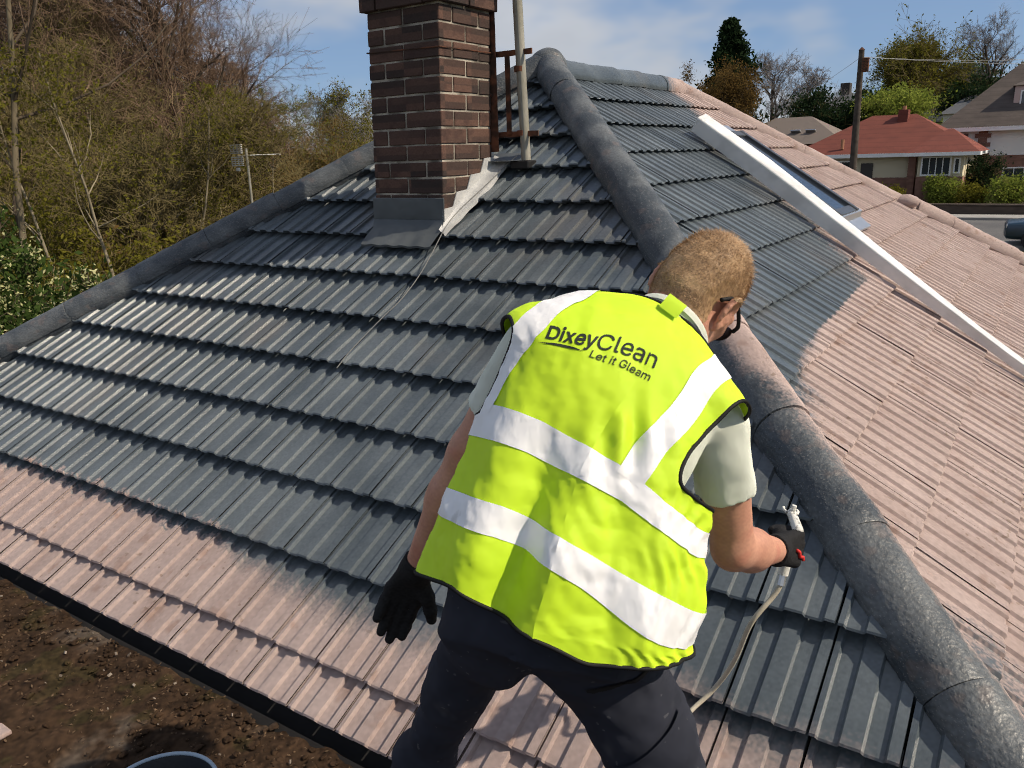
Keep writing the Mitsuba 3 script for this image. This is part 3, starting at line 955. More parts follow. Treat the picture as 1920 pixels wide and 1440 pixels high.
for x, y, H, sd, kind in spec:
    nm = {'brown': 'brown bare tree with dense fine twigs ', 'olive': 'bare tree with pale stems and olive buds ', 'grey': 'grey bare tree '}[kind] + where[sd]
    bare_tree('bare_tree', nm, B(x, y), H, .15, sd, 'm_bark_pale' if kind == 'olive' else 'm_bark_dark', {'brown': 'm_twig_brown', 'olive': 'm_twig_olive', 'grey': 'm_twig_grey'}[kind], big, .44, bare=.2, stems=1 if kind != 'olive' else 3,
              group=WG, twig_r=.0042, leaf_n=8000 if kind == 'olive' else 0, leaf_mat='m_leaf_olive', leaf_size=.035)
sp = [(-12.2, 2.6, 4.7, 31), (-10.4, 2.4, 3.6, 32), (-9.9, 2.9, 3.0, 33), (-8.9, .9, 3.5, 34), (-8.9, 2.1, 3.2, 35), (-10.1, 3.9, 2.9, 36), (-10.4, 5.2, 3.1, 37), (-11.6, 7.0, 4.2, 38), (-13.4, 9.6, 4.6, 39), (-11.6, 1.2, 4.9, 40), (-15.5, 12.5, 5.0, 41), (-19, 16, 5.2, 42), (-7.6, 1.9, 2.7, 43), (-8.8, 4.0, 3.0, 44)]
place_ = ['at the left edge, tall', 'just right of the pale trunk, tall', 'in the middle left, nearer the roof', 'low at the left, above the blossoming shrub', 'low in front, above the hip tiles', 'left of the aerial mast, lower', 'behind the aerial mast',
          'right of the aerial mast', 'nearest the chimney, low', 'at the far left behind the pale trunk', 'far back between aerial and chimney', 'farthest back beside the chimney', 'lowest, right of the blossoming shrub', 'lowest, under the aerial by the hip tiles']
for (x, y, H, sd), pl in zip(sp, place_):
    m_ = 'm_leaf_olive' if sd % 3 else 'm_leaf_rust'
    shrub('shrub', ('olive yellow' if sd % 3 else 'brownish olive') + ' budding shrub ' + pl, B(x, y), H, 1.15, sd, m_, 9000, .042, 'budding shrubs under the trees', stems=9)
for i, (x, y, H, pl) in enumerate([(-8.7, 1.3, 5.6, 'right of the tall thin tree'), (-8.8, 1.95, 6.0, 'second of the slim trunks from the left'), (-10.8, 4.35, 5.6, 'left of the aerial, right of the slim trunk pair'), (-11.3, 5.3, 5.3, 'just left of the aerial'), (-11.4, 6.8, 5.3, 'just right of the aerial mast')]):
    bare_tree('slender_tree', 'slim pale trunk with budding twigs ' + pl, B(x, y), H, .042, 200 + i, 'm_bark_pale', 'm_twig_olive', (11, 6, 5, 4), .30, bare=.45, up=.18, twig_r=.003, leaf_n=2500, leaf_mat='m_leaf_olive', leaf_size=.028, group='slim trunks at the wood edge')
t, lv = shrub('blossoming_shrub', 'dark green shrub with pale yellow blossom at the left edge behind the roof', B(-6.1, -.85), 3.75, .85, 51, 'm_leaf_green', 22000, .045, None, 'm_bark_dark', 9)
tips = lv[-1][0][:, -1]
tips = tips[tips[:, 2] > np.percentile(tips[:, 2], 55)]
scene[t + '__blossom'] = mikit.ply(leaves(tips, .022, 5, 6500, .05), 'm_blossom')
for x, y, H, sd, l in ((-32.2, 29.2, 7.9, 61, 'rounded grey green tree farthest behind the wood, left of the chimney'), (-37.6, 37.6, 7.6, 62, 'small far grey tree just left of the chimney')):
    bare_tree('far_tree', l, B(x, y), H, .22, sd, 'm_bark_dark', 'm_twig_grey', (24, 8, 7, 5), .5, bare=.15, twig_r=.007, leaf_n=9000, leaf_mat='m_leaf_olive', leaf_size=.07)

# --- right: trees on the hill
bare_tree('bare_tree', 'grey bare tree with a single trunk standing right of the dark conifer', B(-20.8, 76.2), 8.9, .32, 71, 'm_bark_dark', 'm_twig_grey', (18, 7, 6, 4), .52, bare=.28, twig_r=.011)
bare_tree('bare_tree', 'second grey bare tree, left of the white house', B(-18.8, 83.6), 7.2, .3, 72, 'm_bark_dark', 'm_twig_grey', (22, 8, 6, 4), .55, bare=.2, twig_r=.012)
bare_tree('bare_tree', 'tall grey bare tree behind the brown roofed house at the right', B(-1.9, 81.4), 7.6, .34, 73, 'm_bark_dark', 'm_twig_grey', (18, 7, 6, 5), .6, bare=.3, twig_r=.010)
bare_tree('budding_tree', 'wide round olive green budding tree behind the red roofed bungalow', B(-9.2, 77.5), 5.7, .32, 74, 'm_bark_dark', 'm_twig_olive', (30, 9, 7, 5), .92, bare=.10, twig_r=.010, leaf_n=16000, leaf_mat='m_leaf_olive', leaf_size=.13)
shrub('shrub', 'light green leafy shrub rising over the red roof ridge', B(-7.8, 63.5), 4.7, 1.5, 75, 'm_leaf_bright', 9000, .14)
shrub('shrub', 'rust brown leafed tree in front of the dark conifer', B(-15.5, 46.8), 7.7, .66, 76, 'm_leaf_rust', 22000, .07, None, 'm_bark_dark', 9, 'tree')
shrub('shrub', 'dark green clipped shrub beside the white house', B(-16.6, 78.5), 3.4, 1.6, 77, 'm_leaf_dark', 9000, .11)
for i, (x, y, H, m, pl) in enumerate([(-28, 70, 5.0, 'm_leaf_olive', 'olive hedge shrub low behind the rust brown tree'), (-23, 92, 5.0, 'm_leaf_green', 'green hedge shrub low between the two grey bare trees'), (-13.5, 92, 4.0, 'm_leaf_dark', 'dark hedge shrub left of the budding tree'), (-3, 74, 4.6, 'm_leaf_dark', 'dark hedge shrub right of the budding tree'),
                                      (-12, 66, 4.4, 'm_leaf_dark', 'dark hedge shrub behind the telegraph pole'), (3, 80, 6.0, 'm_leaf_olive', 'olive hedge shrub behind the brown roof, right edge'), (-6, 90, 5.2, 'm_leaf_green', 'green hedge shrub under the tall grey bare tree')]):
    shrub('hedge_shrub', pl, B(x, y), H, 1.7, 80 + i, m, 8000, .15, 'hedge shrubs on the hillside')

# woods and hedges that close the view in the distance
rw = np.random.default_rng(77)
cl_ = []
for i in range(420):
    a = rw.uniform(0, 2 * np.pi)
    R = rw.uniform(100, 150)
    x, y = 2.9 + R * math.sin(a), -4.8 + R * math.cos(a)
    H = rw.uniform(2.6, 5.0) * (1.0 if y > 40 else 1.9)
    W = H * rw.uniform(.5, .8)
    n_ = 130
    q = norm(rw.normal(size=(n_, 3))) * rw.random((n_, 1)) ** .4
    cl_.append(np.array([x, y, float(gh(x, y)) + H * .5]) + q * [W, W, H * .55])
leaf('m_far_wood', (.060, .062, .024), (.125, .100, .055), .12)
scene['distant_wood'] = mikit.ply(leaves(np.vstack(cl_), .42, 78, 60000, .22), 'm_far_wood')
labels['distant_wood'] = {'label': 'olive brown woods and hedges along the skyline', 'category': 'wood', 'kind': 'stuff'}

# dark conifer: whorls of drooping sprays
t = thing('conifer', 'tall dark green conifer standing above the roof edge', 'tree')
cb = np.array(B(-18.3, 56.6))
CHt = 8.25 - cb[2]
scene[t + '__trunk'] = mikit.ply(path_tube([cb, cb + [0.1, 0, CHt * .5], cb + [.05, 0, CHt * .97]], [.3, .2, .04], 8), 'm_bark_dark', smooth=True)
rc = np.random.default_rng(90)
cl = []
N = 1300
hz_ = rc.random(N) ** .8
ang = rc.uniform(0, 2 * np.pi, N)
rad = (3.0 * (1 - hz_) ** .7 + .16) * rc.uniform(.40, 1.2, N) * (1 + .30 * np.sin(ang * 3 + hz_ * 9) + .22 * np.sin(hz_ * 37 + ang))
dirs = np.stack([np.cos(ang), np.sin(ang), rc.normal(-.05, .15, N)], 1)
st = cb + np.stack([0 * hz_, 0 * hz_, CHt * (.06 + .94 * hz_)], 1)
pts = np.concatenate([st + dirs * (rad * u)[:, None] + np.array([0, 0, 1.]) * (.18 * np.sin(u * 3))  for u in np.linspace(.35, 1.0, 6)])
scene[t + '__crown'] = mikit.ply(leaves(pts, .17, 91, 36000, .12), 'm_leaf_dark')

# --- houses
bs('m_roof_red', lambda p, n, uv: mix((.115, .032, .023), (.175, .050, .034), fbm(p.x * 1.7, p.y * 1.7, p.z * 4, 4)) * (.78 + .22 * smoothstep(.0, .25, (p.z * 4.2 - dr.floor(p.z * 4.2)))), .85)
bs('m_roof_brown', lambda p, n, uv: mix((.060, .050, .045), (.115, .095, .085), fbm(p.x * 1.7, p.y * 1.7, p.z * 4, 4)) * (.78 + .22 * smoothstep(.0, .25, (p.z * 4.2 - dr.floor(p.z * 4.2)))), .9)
bs('m_cream', (.56, .50, .36), .9)
bs('m_wall_white', (.72, .71, .68), .9)
bs('m_far_brick', lambda p, n, uv: mix((.16, .085, .065), (.28, .15, .11), noise(p.x * 4.4, p.y * 4.4, dr.floor(p.z * 13) * 7.1)), .9)
bs('m_trim_white', (.78, .78, .77), .5)
bs('m_glass_dark', (.03, .04, .05), .08, .7)
bs('m_door_dark', (.05, .045, .042), .7)


def hip_roof(x0, x1, y0, y1, ze, zr, over=.35, inset=None):
    x0, x1, y0, y1 = x0 - over, x1 + over, y0 - over, y1 + over
    ins = (y1 - y0) / 2 if inset is None else inset
    ym = (y0 + y1) / 2
    V = np.array([[x0, y0, ze], [x1, y0, ze], [x1, y1, ze], [x0, y1, ze], [x0 + ins, ym, zr], [x1 - ins, ym, zr]])
    return V, np.array([[0, 1, 5], [0, 5, 4], [1, 2, 5], [2, 3, 4], [2, 4, 5], [3, 0, 4], [0, 2, 1], [0, 3, 2]])


def window(h, x0, x1, z0, z1, y, n=2, fr_=.07, face=-1):
    """a casement window in a wall facing -y"""
    k = put(h + '__window', mikit.ply(cat([box((x0, y - .06, z0), (x0 + fr_, y + .1, z1)), box((x1 - fr_, y - .06, z0), (x1, y + .1, z1)), box((x0 + fr_, y - .06, z1 - fr_), (x1 - fr_, y + .1, z1)), box((x0 + fr_, y - .06, z0), (x1 - fr_, y + .1, z0 + fr_))]), 'm_trim_white'))
    w = (x1 - x0 - 2 * fr_) / n
    for i in range(n):
        a = x0 + fr_ + i * w
        put(k + '__pane', mikit.ply(box((a + (.02 if i else 0), y - .01, z0 + fr_), (a + w - .02, y + .02, z1 - fr_)), 'm_glass_dark'))
        if i:
            put(k + '__mullion', mikit.ply(box((a - .02, y - .05, z0 + fr_), (a + .02, y + .08, z1 - fr_)), 'm_trim_white'))
    return k


# red roofed bungalow across the road
h = thing('red_bungalow', 'low bungalow with a red hipped roof and white bay window across the road', 'house')
bx0, bx1, by0, by1, bz, be = -9.3, -1.05, 42.2, 50.0, -4.0, -1.05
scene[h + '__wall'] = mikit.ply(cat([box((bx0, by0, -2.25), (bx1, by0 + .3, be)), box((bx0, by0 + .3, -2.25), (bx0 + .3, by1, be)), box((bx1 - .3, by0 + .3, -2.25), (bx1, by1, be)), box((bx0 + .3, by1 - .3, -2.25), (bx1 - .3, by1, be))]), 'm_cream')
scene[h + '__brick_base'] = mikit.ply(box((bx0 - .03, by0 - .03, bz - .5), (bx1 + .03, by1 + .03, -2.252)), 'm_far_brick')
scene[h + '__roof'] = mikit.ply(hip_roof(bx0, bx1, by0, by1, be + .02, 1.0, .45, 3.45), 'm_roof_red')
scene[h + '__fascia'] = mikit.ply(cat([box((bx0 - .47, by0 - .47, be - .16), (bx1 + .47, by0 - .43, be + .03)), box((bx1 + .43, by0 - .43, be - .16), (bx1 + .47, by1 + .45, be + .03))]), 'm_trim_white')
put(h + '__brick_pillar', mikit.ply(box((-3.62, by0 - .42, bz - .4), (-3.28, by0 - .031, be - .17)), 'm_far_brick'))
# projecting wing with its own hip over the bay
scene[h + '__wing_roof'] = mikit.ply(xf(hip_roof(-3.35, -.75, by0 - 1.15, by0 + 4.4, be + .03, .12, .35, 1.55)), 'm_roof_red')
scene[h + '__wing_wall'] = mikit.ply(box((-3.1, by0 - .95, -2.20), (-1.08, by0 - .001, be)), 'm_cream')
scene[h + '__wing_base'] = mikit.ply(box((-3.13, by0 - .98, bz - .4), (-1.05, by0 - .032, -2.20)), 'm_far_brick')
scene[h + '__wing_fascia'] = mikit.ply(cat([box((-3.75, by0 - 1.55, be - .14), (-.36, by0 - 1.5, be + .03)), box((-.41, by0 - 1.5, be - .14), (-.36, by0 - .48, be + .03))]), 'm_trim_white')
window(h, -2.95, -1.60, -2.15, -1.22, by0 - 1.0, 4)
window(h, -1.50, -1.20, -2.05, -1.30, by0 - .96, 1)
window(h, -7.6, -6.3, -2.2, -1.35, by0 - .05, 2)
put(h + '__garage_door', mikit.ply(box((-5.95, by0 - .06, bz), (-5.35, by0 - .031, -1.5)), 'm_door_dark'))
k = put(h + '__chimney', mikit.ply(box((-4.85, 45.2, -.2), (-4.35, 45.9, 1.22), .01), 'm_roof_red'))  # red stack and pot, modelled in place of a red gablet on the roof
put(k + '__pot', mikit.ply(path_tube([(-4.6, 45.55, 1.2), (-4.6, 45.55, 1.42)], .10, 10), 'm_pot'))
put(h + '__vent_pipe', mikit.ply(path_tube([(-7.0, 42.3, -.75), (-7.0, 42.3, -.25)], .09, 8), 'm_pot'))

# brown roofed house at the right edge
h = thing('brown_house', 'taller house with a big dark brown roof and pink dormer at the right edge', 'house')
hx0, hx1, hy0, hy1 = -2.9, 9.0, 49.2, 61.0
scene[h + '__wall'] = mikit.ply(box((hx0, hy0, -1.35), (hx1, hy1, .15)), 'm_wall_white')
scene[h + '__brick_base'] = mikit.ply(box((hx0 - .03, hy0 - .03, -4.2), (hx1 + .03, hy1 + .03, -1.352)), 'm_far_brick')
scene[h + '__roof'] = mikit.ply(hip_roof(hx0, hx1, hy0, hy1, .17, 5.6, .5, 5.6), 'm_roof_brown')
scene[h + '__fascia'] = mikit.ply(box((hx0 - .52, hy0 - .54, -.02), (hx1 + .5, hy0 - .50, .2)), 'm_trim_white')
k = put(h + '__dormer', mikit.ply(box((.25, hy0 + 1.0, 1.0), (2.2, hy0 + 4.2, 2.35), .03), 'm_wall_pink' if bs('m_wall_pink', (.52, .40, .36), .9) else ''))
put(k + '__roof', mikit.ply(hip_roof(.25, 2.2, hy0 + 1.0, hy0 + 4.4, 2.36, 2.9, .15, 1.0), 'm_roof_brown'))
window(k, .55, 1.85, 1.25, 2.1, hy0 + .98, 2)
window(h, -2.5, -1.6, -1.1, -.05, hy0 - .03, 3)
window(h, .2, 1.8, -3.2, -2.0, hy0 - .06, 3)
put(h + '__quoin', mikit.ply(cat([box((hx0 + 1.55 + (.18 if i % 2 else 0), hy0 - .05, -1.34 + i * .24), (hx0 + 2.35 - (.18 if i % 2 else 0), hy0 - .002, -1.11 + i * .24)) for i in range(6)]), 'm_far_brick'))

# white house on the hill
h = thing('white_house', 'small white house with a grey slate roof and dark chimney up the hill', 'house')
wz = float(gh(-16, 85)) - .3
scene[h + '__wall'] = mikit.ply(box((-17.4, 83.4, wz), (-14.4, 88, 3.3)), 'm_wall_white')
bs('m_slate_roof', (.10, .105, .115), .7)
scene[h + '__roof'] = mikit.ply(hip_roof(-17.4, -14.4, 83.4, 88, 3.32, 4.75, .3, 1.7), 'm_slate_roof')
put(h + '__chimney', mikit.ply(box((-16.6, 85.0, 3.9), (-15.7, 86, 5.5), .02), 'm_door_dark'))
window(h, -16.9, -16.2, 1.6, 2.7, 83.36, 2)
window(h, -15.6, -14.9, 1.6, 2.7, 83.36, 2)

# low roof with rooflights behind the roof edge
h = thing('grey_house', 'low house whose grey brown roof carries two small bright rooflights', 'house')
scene[h + '__wall'] = mikit.ply(box((-17.5, 53, -4), (-9.4, 60, -.4)), 'm_far_brick')
bs('m_roof_greybrown', (.15, .125, .11), .85)
scene[h + '__roof'] = mikit.ply(hip_roof(-17.5, -9.4, 53, 60, -.38, 1.5, .4, 3.2), 'm_roof_greybrown')
for x in (-12.6, -11.6):
    put(h + '__rooflight', mikit.ply(xf(box((-.33, -.02, -.3), (.33, .05, .3), .01), np.array([[1, 0, 0], [0, .43, .9], [0, -.9, .43]]).T, (x, 54.2, .42)), 'm_alu'))

# two further roofs in the trees
for x, y, w, z, l in ((-11.0, 92, 6, 4.6, 'far grey roofed house between the pole and the budding tree'), (-5.4, 70, 4, 1.6, 'far house with a pale gable wall behind the red roof ridge')):
    h = thing('far_house', l, 'house')
    scene[h + '__wall'] = mikit.ply(box((x, y, z - 4), (x + w, y + 5, z)), 'm_wall_white')
    scene[h + '__roof'] = mikit.ply(hip_roof(x, x + w, y, y + 5, z, z + 1.5, .3, 1.8), 'm_slate_roof')
    window(h, x + .6, x + 1.6, z - 1.6, z - .5, y - .04, 2)

bs('m_dark_stone', lambda p, n, uv: mix((.045, .035, .030), (.10, .075, .06), noise(p.x * 5, p.y * 5, dr.floor(p.z * 9) * 3.7)), .9)
# garden wall, bushes
t = thing('garden_wall', 'low dark garden wall along the far pavement', 'wall')
scene[t] = mikit.ply(cat([box((-30, 36.1, -4.2), (30, 36.4, -3.27), .02), box((-30, 36.05, -3.27), (30, 36.45, -3.2), .01)]), 'm_dark_stone')
for i, (x, y, H, W, m, l) in enumerate([(-1.75, 40.3, 1.35, 1.1, 'm_leaf_bright', 'round bright green bush under the white bay window'), (.95, 39.3, 1.45, 1.3, 'm_leaf_bright', 'larger green bush right of the bungalow by the garden wall'),
                                        (-.35, 39.6, 1.0, 1.1, 'm_leaf_olive', 'small olive bush between the two green bushes'), (-3.9, 39.0, 1.0, 1.2, 'm_leaf_olive', 'low olive bush by the brick pillar'), (-.3, 43.5, 2.3, .8, 'm_leaf_dark', 'dark tall bush in the gap between the two houses'), (3.3, 41, 1.9, 1.5, 'm_leaf_green', 'green hedge bush at the far right')]):
    shrub('bush', l, (x, y, -3.75), H, W, 120 + i, m, 6000, .07, None, 'm_twig_olive', 9, 'bush')

# telegraph pole and wires
t = thing('telegraph_pole', 'tall wooden telegraph pole in front of the red roofed bungalow', 'pole')
px_, py_ = -3.78, 29.2
gz = float(gh(px_, py_))
scene[t + '__post'] = mikit.ply(path_tube([(px_, py_, gz - .2), (px_ - .03, py_, 0), (px_ - .05, py_, 2.85)], [.15, .13, .10], 12), 'm_pole_wood', smooth=40)
put(t + '__cap', mikit.ply(path_tube([(px_ - .05, py_, 2.84), (px_ - .05, py_, 2.94)], [.12, .02], 12), 'm_rust'))
put(t + '__terminal_box', mikit.ply(box((px_ + .03, py_ - .22, 2.05), (px_ + .27, py_ - .09, 2.55), .015), 'm_rust'))
for (ax, ay, az) in ((-14.5, 52, 1.5), (-10, 66, 4.4), (4.5, 49.5, 3.6), (9.0, 40, 2.2)):
    a, b = np.array([px_ - .05, py_, 2.6]), np.array([ax, ay, az])
    u = np.linspace(0, 1, 14)[:, None]
    put(t + '__wire', mikit.ply(path_tube(a + (b - a) * u - np.array([0, 0, 1.]) * (.9 * u * (1 - u)), .008, 4), 'm_cable'))

# television aerial on a tall mast among the shrubs
t = thing('television_aerial', 'pale grid television aerial on a thin mast in front of the wood', 'aerial')
ax, ay, az = -9.0, 4.75, -.42
scene[t + '__mast'] = mikit.ply(path_tube([(ax + .04, ay - .05, float(gh(ax, ay)) - .1), (ax, ay, az + .12)], .022, 8), 'm_mast', smooth=40)
bs('m_pale_metal', (.62, .62, .60), .45, .5)
for dz in (-.11, .10):
    put(t + '__reflector', mikit.ply(cat([box((ax - .40, ay - .02, az + dz + .035 * i - .06), (ax - .10, ay + .0, az + dz + .035 * i - .043)) for i in range(5)] + [box((ax - .40 + .09 * i, ay - .024, az + dz - .06), (ax - .385 + .09 * i, ay - .02, az + dz + .097)) for i in range(4)]), 'm_pale_metal'))
put(t + '__boom', mikit.ply(path_tube([(ax - .26, ay - .01, az), (ax + .55, ay + .25, az + .01)], .012, 6), 'm_mast'))
put(t + '__elements', mikit.ply(cat([path_tube([(ax + .1 + .1 * i, ay + .09 + .032 * i - .10, az + .005), (ax + .1 + .1 * i, ay + .09 + .032 * i + .10, az + .005)], .005, 4) for i in range(5)]), 'm_pale_metal'))
put(t + '__dipole_box', mikit.ply(box((ax - .27, ay - .05, az - .26), (ax - .20, ay - .01, az - .20), .006), 'm_pale_metal'))

# parked car on the road: body, glasshouse, wheels
bs('m_car_paint', (.008, .030, .055), .25, .6, clearcoat=1.0)
t = thing('parked_car', 'dark blue green car on the road at the right edge', 'car')
cm = frame_m((3.75, 24.4, RZ + .02), np.array([1., .06, 0]) / math.hypot(1, .06), np.array([-.06, 1., 0]) / math.hypot(1, .06), np.array([0, 0, 1.]))


def car_section(x, z0, z1, w):
    an = np.linspace(0, 2 * np.pi, 28, endpoint=False)
    c, s = np.cos(an), np.sin(an)
    e = .45
    return np.stack([np.full(28, x), w * np.sign(c) * np.abs(c) ** e, (z0 + z1) / 2 + (z1 - z0) / 2 * np.sign(s) * np.abs(s) ** e], 1)


def loft(secs, caps=True):
    n = len(secs[0])
    V = np.vstack(secs)
    F = []
    for k in range(len(secs) - 1):
        for j in range(n):
            j2 = (j + 1) % n
            F += [(k * n + j, k * n + j2, (k + 1) * n + j2), (k * n + j, (k + 1) * n + j2, (k + 1) * n + j)]
    if caps:
        for b, flip in ((0, 1), ((len(secs) - 1) * n, 0)):
            for j in range(1, n - 1):
                F.append((b, b + j + 1, b + j) if flip else (b, b + j, b + j + 1))
    return V, np.array(F)


body = loft([car_section(x, a, b, w) for x, a, b, w in ((-2.05, .38, .70, .70), (-1.98, .30, .80, .80), (-1.2, .24, .90, .86), (0, .22, .93, .88), (1.2, .24, .92, .86), (1.9, .30, .86, .80), (2.0, .40, .75, .70))])
put(t + '__body', {**mikit.ply(body, 'm_car_paint', smooth=50), 'to_world': cm})
cab_ = loft([car_section(x, a, b, w) for x, a, b, w in ((-1.15, .85, .92, .74), (-.55, .85, 1.36, .66), (.0, .85, 1.44, .66), (.9, .85, 1.42, .65), (1.75, .82, .98, .70))])
put(t + '__window_glass', {**mikit.ply(cab_, 'm_glass_dark', smooth=50), 'to_world': cm})
put(t + '__roof', {**mikit.ply(loft([car_section(x, a, b, w) for x, a, b, w in ((-.62, 1.32, 1.38, .62), (-.3, 1.36, 1.44, .64), (.5, 1.38, 1.465, .64), (1.0, 1.36, 1.43, .62))]), 'm_car_paint', smooth=50), 'to_world': cm})
for x in (-1.3, 1.3):
    for s in (-1, 1):
        k = put(t + '__wheel', {**mikit.ply(path_tube([(x, s * .70, .31), (x, s * .885, .31)], .31, 22), 'm_black_rubber', smooth=40), 'to_world': cm})
        put(k + '__rim', {**mikit.ply(path_tube([(x, s * .80, .31), (x, s * .892, .31)], .19, 16), 'm_alu', smooth=40), 'to_world': cm})
for s in (-1, 1):
    put(t + '__headlight', {**mikit.ply(box((-2.03, s * .62 - .12, .60), (-1.93, s * .62 + .12, .74), .02), 'm_alu'), 'to_world': cm})
# ---------------------------------------------------------------- the man painting: signed-distance modelling meshed with surface nets
from scipy.interpolate import PchipInterpolator


def smin(a, b, k):
    h = np.clip(.5 + .5 * (b - a) / k, 0, 1)
    return b + (a - b) * h - k * h * (1 - h)


def cone(P, a, b, ra, rb):
    a, b = np.asarray(a, float), np.asarray(b, float)
    ab = b - a
    t = np.clip((P - a) @ ab / (ab @ ab), 0, 1)
    return np.linalg.norm(P - a - t[:, None] * ab, axis=1) - (ra + (rb - ra) * t)


def ellipsoid(P, c, axes, rad):
    q = (P - np.asarray(c)) @ np.asarray(axes).T
    rad = np.asarray(rad, float)
    k0 = np.linalg.norm(q / rad, axis=1)
    k1 = np.linalg.norm(q / rad ** 2, axis=1)
    return k0 * (k0 - 1) / (k1 + 1e-9)


def surface_nets(f, lo, hi, h):
    lo, hi = np.asarray(lo, float), np.asarray(hi, float)
    n = np.ceil((hi - lo) / h).astype(int) + 1
    ax = [lo[k] + h * np.arange(n[k]) for k in range(3)]
    S = 4
    cax = [np.append(a[::S], a[-1]) if (len(a) - 1) % S else a[::S] for a in ax]
    cg = np.stack(np.meshgrid(*cax, indexing='ij'), -1)
    cf = f(cg.reshape(-1, 3)).reshape(cg.shape[:3])
    near = np.abs(cf) < h * S * 2.4
    idx = [np.minimum((np.arange(n[k]) + S // 2) // S, len(cax[k]) - 1) for k in range(3)]
    F = cf[np.ix_(*idx)].astype(float)
    m = near[np.ix_(*idx)]
    g = np.argwhere(m)
    F[m] = f(lo + g * h)
    c = [F[i:n[0] - 1 + i, j:n[1] - 1 + j, k:n[2] - 1 + k] for i in (0, 1) for j in (0, 1) for k in (0, 1)]
    neg = sum((x < 0).astype(int) for x in c)
    act = (neg > 0) & (neg < 8)
    cid = -np.ones(act.shape, int)
    cells = np.argwhere(act)
    cid[act] = np.arange(len(cells))
    C = np.stack([x[act] for x in c], 1)
    off = np.array([(i, j, k) for i in (0, 1) for j in (0, 1) for k in (0, 1)], float)
    acc, cnt = np.zeros((len(cells), 3)), np.zeros(len(cells))
    for a in range(8):
        for b in range(a + 1, 8):
            if abs(off[a] - off[b]).sum() != 1:
                continue
            s = (C[:, a] < 0) != (C[:, b] < 0)
            t = C[s, a] / (C[s, a] - C[s, b])
            acc[s] += off[a] + t[:, None] * (off[b] - off[a])
            cnt[s] += 1
    V = lo + h * (cells + acc / cnt[:, None])
    quads = []
    for ax_ in range(3):
        o1, o2 = [(1, 2), (2, 0), (0, 1)][ax_]
        sl0 = [slice(None)] * 3
        sl1 = [slice(None)] * 3
        sl0[ax_], sl1[ax_] = slice(0, n[ax_] - 1), slice(1, n[ax_])
        A, B_ = F[tuple(sl0)] < 0, F[tuple(sl1)] < 0
        e = np.argwhere(A != B_)
        e = e[(e[:, o1] > 0) & (e[:, o2] > 0) & (e[:, o1] < n[o1] - 1) & (e[:, o2] < n[o2] - 1)]
        inside = A[tuple(e.T)]
        q = []
        for d1, d2 in ((0, 0), (1, 0), (1, 1), (0, 1)):
            x = e.copy()
            x[:, o1] -= d1
            x[:, o2] -= d2
            q.append(cid[tuple(x.T)])
        q = np.stack(q, 1)
        q[~inside] = q[~inside][:, ::-1]
        quads.append(q)
    Q = np.vstack(quads)
    Q = Q[(Q >= 0).all(1)]
    return V, np.vstack([Q[:, [0, 1, 2]], Q[:, [0, 2, 3]]])


def relax(mesh, it=6):
    from scipy.sparse import coo_matrix, diags
    V0, F = mesh
    n = len(V0)
    e = np.vstack([F[:, [0, 1]], F[:, [1, 2]], F[:, [2, 0]]])
    A = coo_matrix((np.ones(2 * len(e)), (np.r_[e[:, 0], e[:, 1]], np.r_[e[:, 1], e[:, 0]])), (n, n)).tocsr()
    A.data[:] = 1
    L = diags(1 / np.maximum(np.asarray(A.sum(1)).ravel(), 1)) @ A
    lim = np.median(np.linalg.norm(V0[e[:, 0]] - V0[e[:, 1]], axis=1)) * .8
    V = V0.copy()
    for i in range(it):
        V = V + (.5 if i % 2 == 0 else -.42) * (L @ V - V)
        d = V - V0
        ln = np.linalg.norm(d, axis=1, keepdims=True)
        V = V0 + d * np.minimum(1, lim / (ln + 1e-12))
    return V, F


def vec(*a):
    return np.array(a, float)


J = dict(shL=vec(2.121, -3.596, -.916), shR=vec(2.407, -3.415, -1.060), elbL=vec(1.996, -3.642, -1.133), wrL=vec(1.853, -3.660, -1.417),
         elbR=vec(2.436, -3.358, -1.353), wrR=vec(2.457, -3.107, -1.464), skull=vec(2.327, -3.304, -0.845), neck=vec(2.302, -3.408, -.908),
         hipL=vec(2.126, -3.764, -1.380), hipR=vec(2.290, -3.700, -1.389), kneeL=vec(1.929, -3.763, -1.793), kneeR=vec(2.489, -3.650, -1.793),
         ankL=vec(1.905, -3.865, -2.195), ankR=vec(2.56, -3.745, -2.195))

# --- torso described by a spine of elliptical sections
SV = np.array([-.08, 0, .15, .40, .60, .78, .90, 1.0, 1.10])
SC = np.array([[2.235, -3.766, -1.414], [2.236, -3.740, -1.358], [2.244, -3.707, -1.279], [2.247, -3.643, -1.153], [2.256, -3.578, -1.055], [2.276, -3.510, -.972], [2.290, -3.455, -.935], [2.302, -3.408, -.908], [2.312, -3.368, -.881]])
SR = np.array([[.905, .207, -.371], [.905, .207, -.371], [.905, .207, -.371], [.893, .182, -.412], [0.862, 0.354, -0.362], [0.797, 0.567, -0.208], [0.797, 0.567, -0.208], [0.797, 0.567, -0.208], [0.797, 0.567, -0.208]])
spC = PchipInterpolator(SV, SC)
spR = PchipInterpolator(SV, SR)


def spine_frame(s):
    s = np.atleast_1d(s)
    c = spC(s)
    t = norm(spC(s + .02) - spC(s - .02))
    # sections near the shoulders stay closer to upright than the bent neck
    r = spR(s)
    r = norm(r - t * (r * t).sum(1, keepdims=True))
    return c, r, t, np.cross(t, r)


bodyW = PchipInterpolator(SV, [.165, .170, .165, .150, .165, .172, .105, .062, .058])
bodyD = PchipInterpolator(SV, [.110, .115, .110, .105, .112, .098, .075, .060, .058])
SG = np.linspace(-.08, 1.05, 120)
GC, GR, GT, GN = spine_frame(SG)


